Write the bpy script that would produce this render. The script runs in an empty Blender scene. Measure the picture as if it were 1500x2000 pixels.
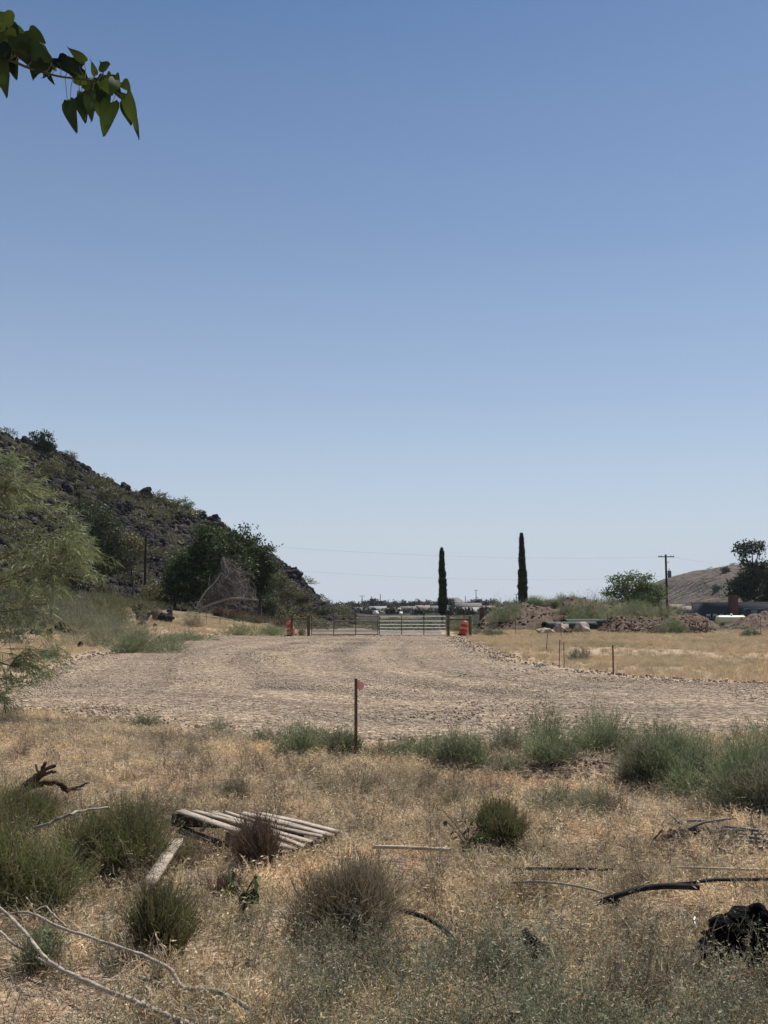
import bpy, bmesh, math, random
import numpy as np
from mathutils import Vector, Matrix, noise as mnoise
random.seed(7); RNG = np.random.default_rng(11)
SC = bpy.context.scene; COL = SC.collection
R = math.radians
# ------------------------------------------------------------------ camera, sky, sun, exposure
CAMH = 1.7; PITCH = math.atan(190/2000)
cd = bpy.data.cameras.new("camera"); cam = bpy.data.objects.new("camera", cd); COL.objects.link(cam)
cd.sensor_fit = 'VERTICAL'; cd.sensor_height = 24; cd.lens = 24; cd.clip_start = .05; cd.clip_end = 20000
cam.location = (0, 0, CAMH); cam.rotation_euler = (R(90)+PITCH, 0, 0); SC.camera = cam
SUN_EL, SUN_AZ = R(60), R(38)      # azimuth to the right of the view direction (+Y)
w = bpy.data.worlds.new("World"); SC.world = w; w.use_nodes = True
nt = w.node_tree; bg = nt.nodes['Background']; sky = nt.nodes.new('ShaderNodeTexSky')
sky.sky_type = 'NISHITA'; sky.sun_disc = False; sky.sun_elevation = SUN_EL; sky.sun_rotation = SUN_AZ
sky.air_density = 1.0; sky.dust_density = 0.6; sky.ozone_density = 3.0; sky.altitude = 900
# pale dusty air low over the horizon
tcw = nt.nodes.new('ShaderNodeTexCoord'); sxw = nt.nodes.new('ShaderNodeSeparateXYZ'); rw = nt.nodes.new('ShaderNodeValToRGB'); mw = nt.nodes.new('ShaderNodeMix'); mw.data_type = 'RGBA'
nt.links.new(tcw.outputs['Generated'], sxw.inputs[0]); nt.links.new(sxw.outputs[2], rw.inputs[0]); nt.links.new(rw.outputs[0], mw.inputs[0])
e = rw.color_ramp.elements; e[0].position = 0; e[0].color = (.96,)*3+(1,); e[1].position = .55; e[1].color = (.0, .0, .0, 1)
for p_, v_ in ((.05, .86), (.11, .60), (.20, .36), (.34, .17)):
    q_ = e.new(p_); q_.color = (v_, v_, v_, 1)
mw.inputs[7].default_value = (6.9, 7.6, 8.5, 1)
nt.links.new(sky.outputs[0], mw.inputs[6]); hw_ = nt.nodes.new('ShaderNodeHueSaturation'); hw_.inputs['Saturation'].default_value = 1.13; nt.links.new(mw.outputs[2], hw_.inputs['Color']); nt.links.new(hw_.outputs[0], bg.inputs[0]); bg.inputs[1].default_value = 0.071
sl = bpy.data.lights.new("sun", 'SUN'); sl.energy = 4.7; sl.angle = R(.53); sl.color = (1, .94, .85)
so = bpy.data.objects.new("sun", sl); COL.objects.link(so)
sd = Vector((math.sin(SUN_AZ)*math.cos(SUN_EL), math.cos(SUN_AZ)*math.cos(SUN_EL), math.sin(SUN_EL)))
so.rotation_euler = sd.to_track_quat('Z', 'Y').to_euler(); so.location = (0, 0, 60)
SC.view_settings.view_transform = 'Standard'; SC.view_settings.look = 'None'
SC.view_settings.exposure = 0.38; SC.view_settings.gamma = 1
# ------------------------------------------------------------------ helpers
sa, ca = math.sin(PITCH), math.cos(PITCH)
def ray(px, py):
    x, y = px-750, 1000-py
    return (x, 2000*ca-y*sa, 2000*sa+y*ca)
def at(px, py, Y):
    d = ray(px, py); t = Y/d[1]; return Vector((d[0]*t, Y, CAMH+d[2]*t))
def gz(px, py, z=0.):                 # point where the view line meets height z
    d = ray(px, py); t = (z-CAMH)/d[2]; return Vector((d[0]*t, d[1]*t, z))
def gr(px, py, dz=0.):                # point on the real terrain under a place
    z = 0.
    for _ in range(12):
        p = gz(px, py, z+dz); z = .5*z+.5*float(H(np.array([p.x]), np.array([p.y]))[0])
    return gz(px, py, z+dz)
def S(Y): return Y/2009.              # metres per photo pixel at a distance
def _hash(ix, iy, s):
    n = (ix.astype(np.int64)*374761393+iy.astype(np.int64)*668265263+s*974634777) & 0xffffffff
    n = ((n ^ (n >> 13))*1274126177) & 0xffffffff
    return ((n ^ (n >> 16)) & 0xffff)/65535.
def vnoise(x, y, s=0):
    ix, iy = np.floor(x), np.floor(y); fx, fy = x-ix, y-iy
    fx = fx*fx*(3-2*fx); fy = fy*fy*(3-2*fy)
    a, b, c, d = _hash(ix, iy, s), _hash(ix+1, iy, s), _hash(ix, iy+1, s), _hash(ix+1, iy+1, s)
    return (a*(1-fx)+b*fx)*(1-fy)+(c*(1-fx)+d*fx)*fy
def fbm(x, y, s=0, o=4):
    t = 0; a = .5; n = 0
    for i in range(o): t = t+a*vnoise(x*2**i, y*2**i, s+i*17); n += a; a *= .5
    return t/n
def sst(v, a, b):
    t = np.clip((v-a)/(b-a), 0, 1); return t*t*(3-2*t)
HILL_SIL = ([-900, -400, 0, 50, 110, 200, 280, 340, 420, 480, 545, 590, 630, 680, 740], [700, 760, 842, 862, 892, 935, 965, 990, 1018, 1058, 1106, 1136, 1180, 1194, 1200])
HILL_F = ([-900, 0, 250, 450, 630, 740], [62, 88, 103, 118, 150, 165])
HILL_R = ([-900, 0, 250, 450, 630, 740], [140, 158, 168, 178, 186, 190])
def Uof(X, Y): return 750+2009*X/np.maximum(Y, 1)
GRAVEL = [(606, 1243), (560, 1244), (430, 1251), (320, 1262), (200, 1277), (130, 1292), (75, 1312), (30, 1335), (-30, 1352), (-200, 1375), (-150, 1384), (0, 1388), (100, 1397), (250, 1417), (400, 1433),
          (500, 1448), (600, 1457), (700, 1461), (850, 1463), (1000, 1458), (1100, 1450), (1300, 1440), (1500, 1440), (1900, 1440), (3400, 1440), (3400, 1352), (1900, 1344), (1500, 1336), (1350, 1331), (1200, 1320), (1080, 1305), (1000, 1290), (950, 1272), (925, 1256), (880, 1243)]
GP = np.array([[gz(a, b).x, gz(a, b).y] for a, b in GRAVEL])
def sdist(X, Y, P=GP):                # signed distance, inside positive
    d = np.full(X.shape, 1e9); ins = np.zeros(X.shape, bool)
    for i in range(len(P)):
        a, b = P[i], P[(i+1) % len(P)]; e = b-a
        t = np.clip(((X-a[0])*e[0]+(Y-a[1])*e[1])/(e@e), 0, 1)
        d = np.minimum(d, np.hypot(X-a[0]-t*e[0], Y-a[1]-t*e[1]))
        c = ((a[1] > Y) != (b[1] > Y)) & (X < (b[0]-a[0])*(Y-a[1])/(b[1]-a[1]+1e-12)+a[0]); ins ^= c
    return np.where(ins, d, -d)
def H(X, Y):
    X = np.asarray(X, float); Y = np.asarray(Y, float)
    u = Uof(X, Y)
    A = np.interp(u, [-900, -300, 0, 200, 400, 560], [5, 4.6, 3.3, 2.3, 1.25, 0])
    z = sst(Y, 34, 100)*A
    rough = sst(-sdist(X, Y), 0., 1.5)
    z = z+rough*((fbm(X*.9, Y*.9, 3)-.5)*.16+(fbm(X*.22, Y*.22, 9)-.5)*.25*sst(Y, 6, 14))*(Y < 300)
    z = z+np.where(Y > 280, np.interp(Y, [280, 500, 640, 720, 1200, 9000], [0, -1.2, -.2, .6, 3, 3])+(fbm(X*.01, Y*.01, 5)-.5)*1.2*sst(Y, 280, 500), 0)
    z = z-2.0*sst(Y, 76, 110)*(1-sst(Y, 240, 330))*sst(u, 560, 680)*.35
    # little dirt mound by the gravel edge
    for px, py, rx, ry, hh in ((1045, 1500, .36, .3, .12), (1145, 1512, .36, .32, .17), (945, 1506, .4, .22, .06)):
        c = gz(px, py); z = z+hh*np.exp(-((X-c.x)/rx)**2-((Y-c.y)/ry)**2)*(.8+.5*fbm(X*6, Y*6, 8))
    return z
def HH(X, Y):                         # rocky hill surface
    u = Uof(X, Y); f = np.interp(u, *HILL_F); r = np.interp(u, *HILL_R); sil = np.interp(u, *HILL_SIL)
    zr = CAMH+(1190-sil)/2009*r
    t = (Y-f)/(r-f); tt = np.clip(t, 0, 1)
    base = H(X, Y)-.4
    prof = (tt**1.12)*(1-.0)
    z = base+np.maximum(zr-base, 0)*prof
    z = z-np.clip(t-1, 0, 9)**1.3*6-.15
    z = z+(fbm(X*.16, Y*.16, 21, 5)-.5)*3.0*sst(t, .02, .4)*sst(690-u, 0, 120)+(fbm(X*.7, Y*.7, 31, 3)-.5)*.7*sst(t, .0, .2)*sst(690-u, 0, 120)
    return np.where(t < 0, H(X, Y)-.5+t*3, z)
# ---- meshes
def mk(name, blocks, mats, parent=None, smooth=False, link=True):
    """blocks: list of (V (n,3), F (m,k), material index)."""
    me = bpy.data.meshes.new(name); vs = []; lo = []; ls = []; lt = []; mi = []; o = 0; lc = 0
    for V, F, k in blocks:
        V = np.asarray(V, np.float32).reshape(-1, 3); F = np.asarray(F, np.int32)
        if len(F) == 0: continue
        kk = F.shape[1]; vs.append(V); lo.append((F+o).ravel()); m = len(F)
        ls.append(lc+np.arange(m)*kk); lt.append(np.full(m, kk)); mi.append(np.full(m, k)); lc += m*kk; o += len(V)
    V = np.concatenate(vs); L = np.concatenate(lo).astype(np.int32)
    me.vertices.add(len(V)); me.vertices.foreach_set('co', V.ravel())
    me.loops.add(len(L)); me.loops.foreach_set('vertex_index', L)
    ls = np.concatenate(ls).astype(np.int32); lt = np.concatenate(lt).astype(np.int32)
    me.polygons.add(len(ls)); me.polygons.foreach_set('loop_start', ls); me.polygons.foreach_set('loop_total', lt)
    me.polygons.foreach_set('material_index', np.concatenate(mi).astype(np.int32))
    if smooth: me.polygons.foreach_set('use_smooth', np.ones(len(ls), bool))
    for m in (mats if isinstance(mats, (list, tuple)) else [mats]): me.materials.append(m)
    me.update(calc_edges=True); me.validate()
    o = bpy.data.objects.new(name, me)
    if link: COL.objects.link(o)
    if parent: o.parent = parent
    return o
def tag(o, label=None, cat=None, group=None, kind=None):
    if label: o['label'] = label
    if cat: o['category'] = cat
    if group: o['group'] = group
    if kind: o['kind'] = kind
    return o
def empty(name, loc, label, cat, group=None, rz=0):
    o = bpy.data.objects.new(name, None); COL.objects.link(o); o.location = loc; o.rotation_euler = (0, 0, rz)
    o.empty_display_size = .2; return tag(o, label, cat, group)
def struct(o): o['kind'] = 'structure'; return o
def unit(v): return v/np.maximum(np.linalg.norm(v, axis=-1, keepdims=True), 1e-9)
def ribbons(root, d, L, wd, ns=3, droop=.2, taper=.85, side=None):
    n = len(root); root = np.asarray(root, float); d = unit(np.asarray(d, float)); L = np.broadcast_to(L, (n,)); wd = np.broadcast_to(wd, (n,))
    t = np.linspace(0, 1, ns+1)[None, :, None]
    if side is None: side = unit(np.cross(d, RNG.normal(size=(n, 3))))
    bend = RNG.normal(size=(n, 3))*.12; bend[:, 2] = 0
    hd = d.copy(); hd[:, 2] = 0
    off = (bend+hd*.25)[:, None]*t**2*L[:, None, None]
    off[..., 2] -= (droop*L)[:, None]*(t[..., 0]**2.2)
    c = root[:, None]+d[:, None]*L[:, None, None]*t+off
    hw = (wd[:, None, None]*.5)*(1-taper*t)
    V = np.stack([c-side[:, None]*hw, c+side[:, None]*hw], 2).reshape(-1, 3)
    b = (np.arange(n)[:, None]*(ns+1)+np.arange(ns)[None]).reshape(-1)*2
    return V, np.stack([b, b+1, b+3, b+2], 1), c[:, -1], c
def leaves(c, ax, L, wd, fold=.0):
    """lens shaped leaves: 4-vertex diamonds with a mid bend"""
    n = len(c); c = np.asarray(c, float); ax = unit(np.asarray(ax, float)); L = np.broadcast_to(L, (n,))[:, None]; wd = np.broadcast_to(wd, (n,))[:, None]
    s = unit(np.cross(ax, RNG.normal(size=(n, 3)))); nn = np.cross(ax, s)
    V = np.stack([c, c+ax*L*.45+s*wd*.5, c+ax*L-nn*L*.12, c+ax*L*.45-s*wd*.5], 1).reshape(-1, 3)
    return V, np.arange(n*4).reshape(-1, 4)
def tube(P, r, n=6, cap=True):
    P = [Vector(p) for p in P]; m = len(P); r = [r]*m if not hasattr(r, '__len__') else list(r)
    V = []; F = []; prev = None
    for i, p in enumerate(P):
        t = (P[min(i+1, m-1)]-P[max(i-1, 0)]).normalized()
        if prev is None: a = t.cross(Vector((.31, .2, .93)) if abs(t.z) < .9 else Vector((1, .1, 0))).normalized()
        else: a = (prev-t*prev.dot(t)).normalized()
        prev = a; b = t.cross(a)
        for k in range(n):
            an = 2*math.pi*k/n; V.append(tuple(p+(a*math.cos(an)+b*math.sin(an))*r[i]))
    for i in range(m-1):
        for k in range(n): F.append((i*n+k, i*n+(k+1) % n, (i+1)*n+(k+1) % n, (i+1)*n+k))
    if cap:
        for i, s in ((0, 1), (m-1, -1)):
            V.append(tuple(P[i])); c = len(V)-1
            for k in range(n):
                a, b = i*n+k, i*n+(k+1) % n
                F.append((c, b, a, a) if s == 1 else (c, a, b, b))
    return np.array(V), np.array(F)
def fixq(F):   # degenerate quads to be split off as triangles
    F = np.asarray(F); d = F[:, 2] == F[:, 3]; return F[~d], F[d][:, :3]
def tb(P, r, k=0, n=6, cap=True):
    V, F = tube(P, r, n, cap); q, t = fixq(F)
    return [(V, q, k)]+([(V, t, k)] if len(t) else [])
def spline(P, n=4):
    P = [Vector(p) for p in P]; o = []
    for i in range(len(P)-1):
        a, b, c, d = P[max(i-1, 0)], P[i], P[i+1], P[min(i+2, len(P)-1)]
        for k in range(n):
            t = k/n; o.append(.5*((2*b)+(c-a)*t+(2*a-5*b+4*c-d)*t*t+(3*b-a-3*c+d)*t**3))
    o.append(P[-1]); return o
def boxb(c, s, k=0, rz=0, M=None, ch=0):
    """chamfered box as quads+corner tris when ch>0"""
    bm = bmesh.new(); bmesh.ops.create_cube(bm, size=1)
    for v in bm.verts: v.co = Vector((v.co.x*s[0], v.co.y*s[1], v.co.z*s[2]))
    if ch: bmesh.ops.bevel(bm, geom=bm.edges[:], offset=ch, segments=1, affect='EDGES')
    m = M if M is not None else Matrix.Translation(c) @ Matrix.Rotation(rz, 4, 'Z')
    bm.transform(m); return bmb(bm, k)
def bmb(bm, k=0):
    bmesh.ops.triangulate(bm, faces=bm.faces[:]); bm.verts.index_update()
    V = np.array([v.co[:] for v in bm.verts]); F = np.array([[v.index for v in f.verts] for f in bm.faces]); bm.free()
    return [(V, F, k)]
def lathe(prof, n=20, k=0, M=Matrix()):
    V = []; F = []
    for r, z in prof:
        for i in range(n): a = 2*math.pi*i/n; V.append((M @ Vector((r*math.cos(a), r*math.sin(a), z)))[:])
    for j in range(len(prof)-1):
        for i in range(n): F.append((j*n+i, j*n+(i+1) % n, (j+1)*n+(i+1) % n, (j+1)*n+i))
    return [(np.array(V), np.array(F), k)]
def rockb(s, seed, sub=3, k=0, c=(0, 0, 0), rough=.35, flat=0.):
    bm = bmesh.new(); bmesh.ops.create_icosphere(bm, subdivisions=sub, radius=1)
    o = Vector((seed*3.7, seed*1.3, seed*.7)); rr = random.Random(seed)
    planes = [(Vector((rr.gauss(0, 1), rr.gauss(0, 1), rr.gauss(0, 1))).normalized(), rr.uniform(.55, .9)) for _ in range(9)]
    for v in bm.verts:
        p = v.co.copy()
        for nrm, dd in planes:
            e = p.dot(nrm)-dd
            if e > 0: p -= nrm*e*.85
        p *= 1+rough*(mnoise.noise(p*1.4+o))+rough*.35*mnoise.noise(p*4+o)
        v.co = Vector((p.x*s[0]+c[0], p.y*s[1]+c[1], p.z*s[2]+c[2]))
    return bmb(bm, k)
# ---- materials
def nmat(name, cols, scale=5, rough=.9, bump=.0, bscale=None, spec=.2, detail=6, stretch=None, metal=0, coord='Object', rnd=0, world=False, bdist=.02):
    m = bpy.data.materials.new(name); m.use_nodes = True; t = m.node_tree; N = t.nodes; Lk = t.links
    b = N['Principled BSDF']; b.inputs['Roughness'].default_value = rough; b.inputs['Specular IOR Level'].default_value = spec; b.inputs['Metallic'].default_value = metal
    if world: src = N.new('ShaderNodeNewGeometry').outputs['Position']
    else: src = N.new('ShaderNodeTexCoord').outputs[coord]
    if stretch:
        mp = N.new('ShaderNodeMapping'); mp.inputs['Scale'].default_value = stretch; Lk.new(src, mp.inputs[0]); src = mp.outputs[0]
    n = N.new('ShaderNodeTexNoise'); n.inputs['Scale'].default_value = scale; n.inputs['Detail'].default_value = detail; n.inputs['Roughness'].default_value = .65
    Lk.new(src, n.inputs['Vector'])
    r = N.new('ShaderNodeValToRGB'); e = r.color_ramp.elements
    while len(e) < len(cols): e.new(.5)
    for i, c in enumerate(cols):
        e[i].position = .3+.4*i/max(1, len(cols)-1); e[i].color = (*c, 1)
    Lk.new(n.outputs['Fac'], r.inputs[0]); out = r.outputs[0]
    if rnd:
        oi = N.new('ShaderNodeObjectInfo'); g = N.new('ShaderNodeNewGeometry')
        ad = N.new('ShaderNodeMath'); ad.operation = 'ADD'; Lk.new(oi.outputs['Random'], ad.inputs[0]); Lk.new(g.outputs['Random Per Island'], ad.inputs[1])
        fr = N.new('ShaderNodeMath'); fr.operation = 'FRACT'; Lk.new(ad.outputs[0], fr.inputs[0])
        mr = N.new('ShaderNodeMapRange'); mr.inputs[3].default_value = 1-rnd; mr.inputs[4].default_value = 1+rnd; Lk.new(fr.outputs[0], mr.inputs[0])
        hs = N.new('ShaderNodeHueSaturation'); Lk.new(mr.outputs[0], hs.inputs['Value']); Lk.new(out, hs.inputs['Color']); out = hs.outputs[0]
    Lk.new(out, b.inputs['Base Color'])
    if bump:
        n2 = N.new('ShaderNodeTexNoise'); n2.inputs['Scale'].default_value = bscale or scale*3; n2.inputs['Detail'].default_value = 8; Lk.new(src, n2.inputs['Vector'])
        bp = N.new('ShaderNodeBump'); bp.inputs['Strength'].default_value = bump; bp.inputs['Distance'].default_value = bdist; Lk.new(n2.outputs['Fac'], bp.inputs['Height']); Lk.new(bp.outputs[0], b.inputs['Normal'])
    return m
def leafmat(name, cols, tr=.35, rough=.6, var=.35, wscale=0, spec=.25, wcols=None):
    """leaf: random colour per leaf, per instance; optional slow change over the ground"""
    m = bpy.data.materials.new(name); m.use_nodes = True; t = m.node_tree; N = t.nodes; Lk = t.links
    b = N['Principled BSDF']; b.inputs['Roughness'].default_value = rough; b.inputs['Specular IOR Level'].default_value = spec
    oi = N.new('ShaderNodeObjectInfo'); g = N.new('ShaderNodeNewGeometry')
    ad = N.new('ShaderNodeMath'); ad.operation = 'ADD'; Lk.new(oi.outputs['Random'], ad.inputs[0]); Lk.new(g.outputs['Random Per Island'], ad.inputs[1])
    fr = N.new('ShaderNodeMath'); fr.operation = 'FRACT'; Lk.new(ad.outputs[0], fr.inputs[0])
    r = N.new('ShaderNodeValToRGB'); e = r.color_ramp.elements
    while len(e) < len(cols): e.new(.5)
    for i, c in enumerate(cols): e[i].position = i/max(1, len(cols)-1); e[i].color = (*c, 1)
    Lk.new(fr.outputs[0], r.inputs[0]); out = r.outputs[0]
    if wscale:
        n = N.new('ShaderNodeTexNoise'); n.inputs['Scale'].default_value = wscale; n.inputs['Detail'].default_value = 3; Lk.new(oi.outputs['Location'], n.inputs['Vector'])
        r2 = N.new('ShaderNodeValToRGB'); e = r2.color_ramp.elements
        while len(e) < len(wcols): e.new(.5)
        for i, c in enumerate(wcols): e[i].position = .32+.36*i/max(1, len(wcols)-1); e[i].color = (*c, 1)
        Lk.new(n.outputs['Fac'], r2.inputs[0]); mx = N.new('ShaderNodeMix'); mx.data_type = 'RGBA'; mx.blend_type = 'MULTIPLY'; mx.inputs[0].default_value = 1
        Lk.new(out, mx.inputs[6]); Lk.new(r2.outputs[0], mx.inputs[7]); out = mx.outputs[2]
    n3 = N.new('ShaderNodeTexNoise'); n3.inputs['Scale'].default_value = 3; Lk.new(g.outputs['Position'], n3.inputs['Vector'])
    mr = N.new('ShaderNodeMapRange'); mr.inputs[1].default_value = .3; mr.inputs[2].default_value = .7; mr.inputs[3].default_value = 1-var; mr.inputs[4].default_value = 1+var; Lk.new(n3.outputs['Fac'], mr.inputs[0])
    hs = N.new('ShaderNodeHueSaturation'); Lk.new(mr.outputs[0], hs.inputs['Value']); Lk.new(out, hs.inputs['Color']); out = hs.outputs[0]
    Lk.new(out, b.inputs['Base Color'])
    if tr:
        tl = N.new('ShaderNodeBsdfTranslucent'); Lk.new(out, tl.inputs[0]); ms = N.new('ShaderNodeMixShader'); ms.inputs[0].default_value = tr
        Lk.new(b.outputs[0], ms.inputs[1]); Lk.new(tl.outputs[0], ms.inputs[2]); Lk.new(ms.outputs[0], N['Material Output'].inputs[0])
    return m
def ground_mat():
    m = bpy.data.materials.new("dry_soil"); m.use_nodes = True; t = m.node_tree; N = t.nodes; Lk = t.links; b = N['Principled BSDF']
    b.inputs['Roughness'].default_value = .95; b.inputs['Specular IOR Level'].default_value = .1
    pos = N.new('ShaderNodeNewGeometry').outputs['Position']
    def noi(s, d=6, st=None):
        n = N.new('ShaderNodeTexNoise'); n.inputs['Scale'].default_value = s; n.inputs['Detail'].default_value = d; n.inputs['Roughness'].default_value = .6
        if st:
            mp = N.new('ShaderNodeMapping'); mp.inputs['Scale'].default_value = st; Lk.new(pos, mp.inputs[0]); Lk.new(mp.outputs[0], n.inputs['Vector'])
        else: Lk.new(pos, n.inputs['Vector'])
        return n.outputs['Fac']
    def ramp(f, cols):
        r = N.new('ShaderNodeValToRGB'); e = r.color_ramp.elements
        while len(e) < len(cols): e.new(.5)
        for i, (p, c) in enumerate(cols): e[i].position = p; e[i].color = (*c, 1)
        Lk.new(f, r.inputs[0]); return r.outputs[0]
    a = ramp(noi(.45), [(.35, (.38, .255, .17)), (.5, (.43, .335, .24)), (.65, (.38, .31, .235))])
    c = ramp(noi(22, 8), [(.3, (.45, .42, .4)), (.5, (.9, .88, .86)), (.72, (1.3, 1.25, 1.2))])
    mx = N.new('ShaderNodeMix'); mx.data_type = 'RGBA'; mx.blend_type = 'MULTIPLY'; mx.inputs[0].default_value = .85; Lk.new(a, mx.inputs[6]); Lk.new(c, mx.inputs[7])
    # far fields: dull green and straw stripes
    far = ramp(noi(.03, 4, (1, 3, 1)), [(.36, (.06, .065, .04)), (.48, (.10, .10, .06)), (.56, (.16, .13, .095)), (.66, (.24, .19, .14))])
    sx = N.new('ShaderNodeSeparateXYZ'); Lk.new(pos, sx.inputs[0]); mr = N.new('ShaderNodeMapRange'); mr.inputs[1].default_value = 72; mr.inputs[2].default_value = 100; Lk.new(sx.outputs[1], mr.inputs[0])
    mx2 = N.new('ShaderNodeMix'); mx2.data_type = 'RGBA'; Lk.new(mr.outputs[0], mx2.inputs[0]); Lk.new(mx.outputs[2], mx2.inputs[6]); Lk.new(far, mx2.inputs[7])
    Lk.new(mx2.outputs[2], b.inputs['Base Color'])
    bp = N.new('ShaderNodeBump'); bp.inputs['Strength'].default_value = .8; bp.inputs['Distance'].default_value = .03; Lk.new(noi(30, 8), bp.inputs['Height']); Lk.new(bp.outputs[0], b.inputs['Normal'])
    return m
def gravel_mat():
    m = bpy.data.materials.new("crushed_gravel"); m.use_nodes = True; t = m.node_tree; N = t.nodes; Lk = t.links; b = N['Principled BSDF']
    b.inputs['Roughness'].default_value = .95; b.inputs['Specular IOR Level'].default_value = .15
    pos = N.new('ShaderNodeNewGeometry').outputs['Position']
    v = N.new('ShaderNodeTexVoronoi'); v.inputs['Scale'].default_value = 15; Lk.new(pos, v.inputs['Vector'])
    bw = N.new('ShaderNodeSeparateColor'); Lk.new(v.outputs['Color'], bw.inputs[0])
    r = N.new('ShaderNodeValToRGB'); e = r.color_ramp.elements
    for i in range(3): e.new(.5)
    for i, (p, c) in enumerate([(0, (.07, .053, .04)), (.25, (.19, .153, .114)), (.55, (.255, .208, .158)), (.8, (.345, .285, .22)), (1, (.54, .46, .37))]): e[i].position = p; e[i].color = (*c, 1)
    Lk.new(bw.outputs[0], r.inputs[0])
    # wheel tracks curving round from the right to the gate
    sub = N.new('ShaderNodeVectorMath'); sub.operation = 'SUBTRACT'; sub.inputs[1].default_value = (9, 40, 0); Lk.new(pos, sub.inputs[0])
    ln = N.new('ShaderNodeVectorMath'); ln.operation = 'LENGTH'; Lk.new(sub.outputs[0], ln.inputs[0])
    n0 = N.new('ShaderNodeTexNoise'); n0.inputs['Scale'].default_value = .12; Lk.new(pos, n0.inputs['Vector'])
    ma = N.new('ShaderNodeMath'); ma.operation = 'MULTIPLY_ADD'; ma.inputs[1].default_value = .8; Lk.new(n0.outputs['Fac'], ma.inputs[0]); ea = N.new('ShaderNodeAttribute'); ea.attribute_name = 'edge_distance'; Lk.new(ea.outputs['Fac'], ma.inputs[2])
    n1 = N.new('ShaderNodeTexNoise'); n1.noise_dimensions = '1D'; n1.inputs['Scale'].default_value = .9; n1.inputs['Detail'].default_value = 2; Lk.new(ma.outputs[0], n1.inputs['W'])
    n2 = N.new('ShaderNodeTexNoise'); n2.inputs['Scale'].default_value = .35; n2.inputs['Detail'].default_value = 5; Lk.new(pos, n2.inputs['Vector'])
    r2 = N.new('ShaderNodeValToRGB'); r2.color_ramp.elements[0].position = .35; r2.color_ramp.elements[0].color = (.74, .71, .70, 1); r2.color_ramp.elements[1].position = .62; r2.color_ramp.elements[1].color = (1.12, 1.08, 1.02, 1)
    Lk.new(n1.outputs['Fac'], r2.inputs[0])
    r3 = N.new('ShaderNodeValToRGB'); r3.color_ramp.elements[0].position = .35; r3.color_ramp.elements[0].color = (.84, .83, .84, 1); r3.color_ramp.elements[1].position = .65; r3.color_ramp.elements[1].color = (1.1, 1.06, 1, 1)
    Lk.new(n2.outputs['Fac'], r3.inputs[0]); o = r.outputs[0]
    for q in (r2, r3):
        mx = N.new('ShaderNodeMix'); mx.data_type = 'RGBA'; mx.blend_type = 'MULTIPLY'; mx.inputs[0].default_value = 1; Lk.new(o, mx.inputs[6]); Lk.new(q.outputs[0], mx.inputs[7]); o = mx.outputs[2]
    Lk.new(o, b.inputs['Base Color'])
    bp = N.new('ShaderNodeBump'); bp.invert = True; bp.inputs['Strength'].default_value = 1; bp.inputs['Distance'].default_value = .045; Lk.new(v.outputs['Distance'], bp.inputs['Height']); Lk.new(bp.outputs[0], b.inputs['Normal'])
    return m
M = {}
M['soil'] = ground_mat(); M['gravel'] = gravel_mat()
M['stone'] = nmat('gravel_stone', [(.20, .15, .11), (.33, .255, .19), (.52, .43, .34)], 3, rnd=.45)
M['basalt'] = nmat('black_basalt', [(.009, .008, .009), (.024, .022, .023), (.085, .076, .072)], 1.3, spec=.08, bump=.7, bscale=5, rnd=.45, bdist=.1)
M['hillsoil'] = nmat('hill_soil', [(.016, .015, .015), (.032, .028, .024), (.085, .068, .05)], .25, bump=.8, bscale=1.5, bdist=.4, world=True)
M['redsoil'] = nmat('red_dirt', [(.06, .042, .030), (.115, .08, .057), (.19, .14, .10)], 1.6, bump=.9, bscale=4, bdist=.12)
M['clod'] = nmat('dirt_clod', [(.055, .038, .028), (.13, .09, .065), (.26, .20, .15)], 2, rnd=.4, bump=.6, bscale=6)
M['palestone'] = nmat('pale_boulder', [(.16, .12, .09), (.34, .29, .24), (.56, .52, .46)], 2, bump=.5, bscale=7)
M['tanstone'] = nmat('tan_stone', [(.22, .16, .12), (.36, .28, .22), (.46, .38, .31)], 8, bump=.5, bscale=30)
M['straw'] = leafmat('dry_grass', [(.46, .37, .24), (.72, .60, .42), (.88, .79, .62), (.50, .38, .24), (.34, .29, .19)], .35, wscale=.55, wcols=[(.55, .53, .50), (.88, .87, .82), (1.12, 1.06, .98), (1.06, .93, .80)])
M['straw2'] = leafmat('field_grass', [(.44, .37, .25), (.58, .50, .36), (.36, .30, .205)], .3, wscale=.16, wcols=[(.72, .72, .62), (.95, .92, .84), (1.12, 1.04, .92), (1.0, .88, .76)])
M['litter'] = leafmat('straw_litter', [(.30, .22, .14), (.46, .36, .25), (.52, .44, .33), (.18, .14, .10)], .1)
M['greyweed'] = leafmat('grey_weed', [(.09, .105, .065), (.19, .195, .125), (.30, .28, .19), (.48, .42, .31)], .3, wscale=.9, wcols=[(.7, .8, .7), (1, 1, 1), (1.15, 1, .85)])
M['banksage'] = leafmat('bank_scrub_leaf', [(.055, .068, .036), (.095, .11, .06), (.15, .145, .09), (.07, .085, .045)], .3)
M['forb'] = leafmat('dead_forb', [(.07, .05, .035), (.17, .125, .085), (.28, .22, .155), (.42, .36, .28)], .15)
M['sage'] = leafmat('thistle_green', [(.13, .16, .08), (.20, .235, .125), (.29, .30, .18), (.15, .18, .095)], .35)
M['sage2'] = leafmat('thistle_grey', [(.18, .19, .115), (.25, .255, .16), (.33, .31, .21), (.15, .16, .10)], .3)
M['brush'] = leafmat('rabbitbrush_stem', [(.10, .12, .04), (.17, .18, .065), (.13, .11, .06), (.20, .16, .09)], .35)
M['brushgreen'] = leafmat('rabbitbrush_green', [(.09, .12, .035), (.17, .20, .065), (.18, .155, .08), (.27, .22, .13)], .4)
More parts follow.
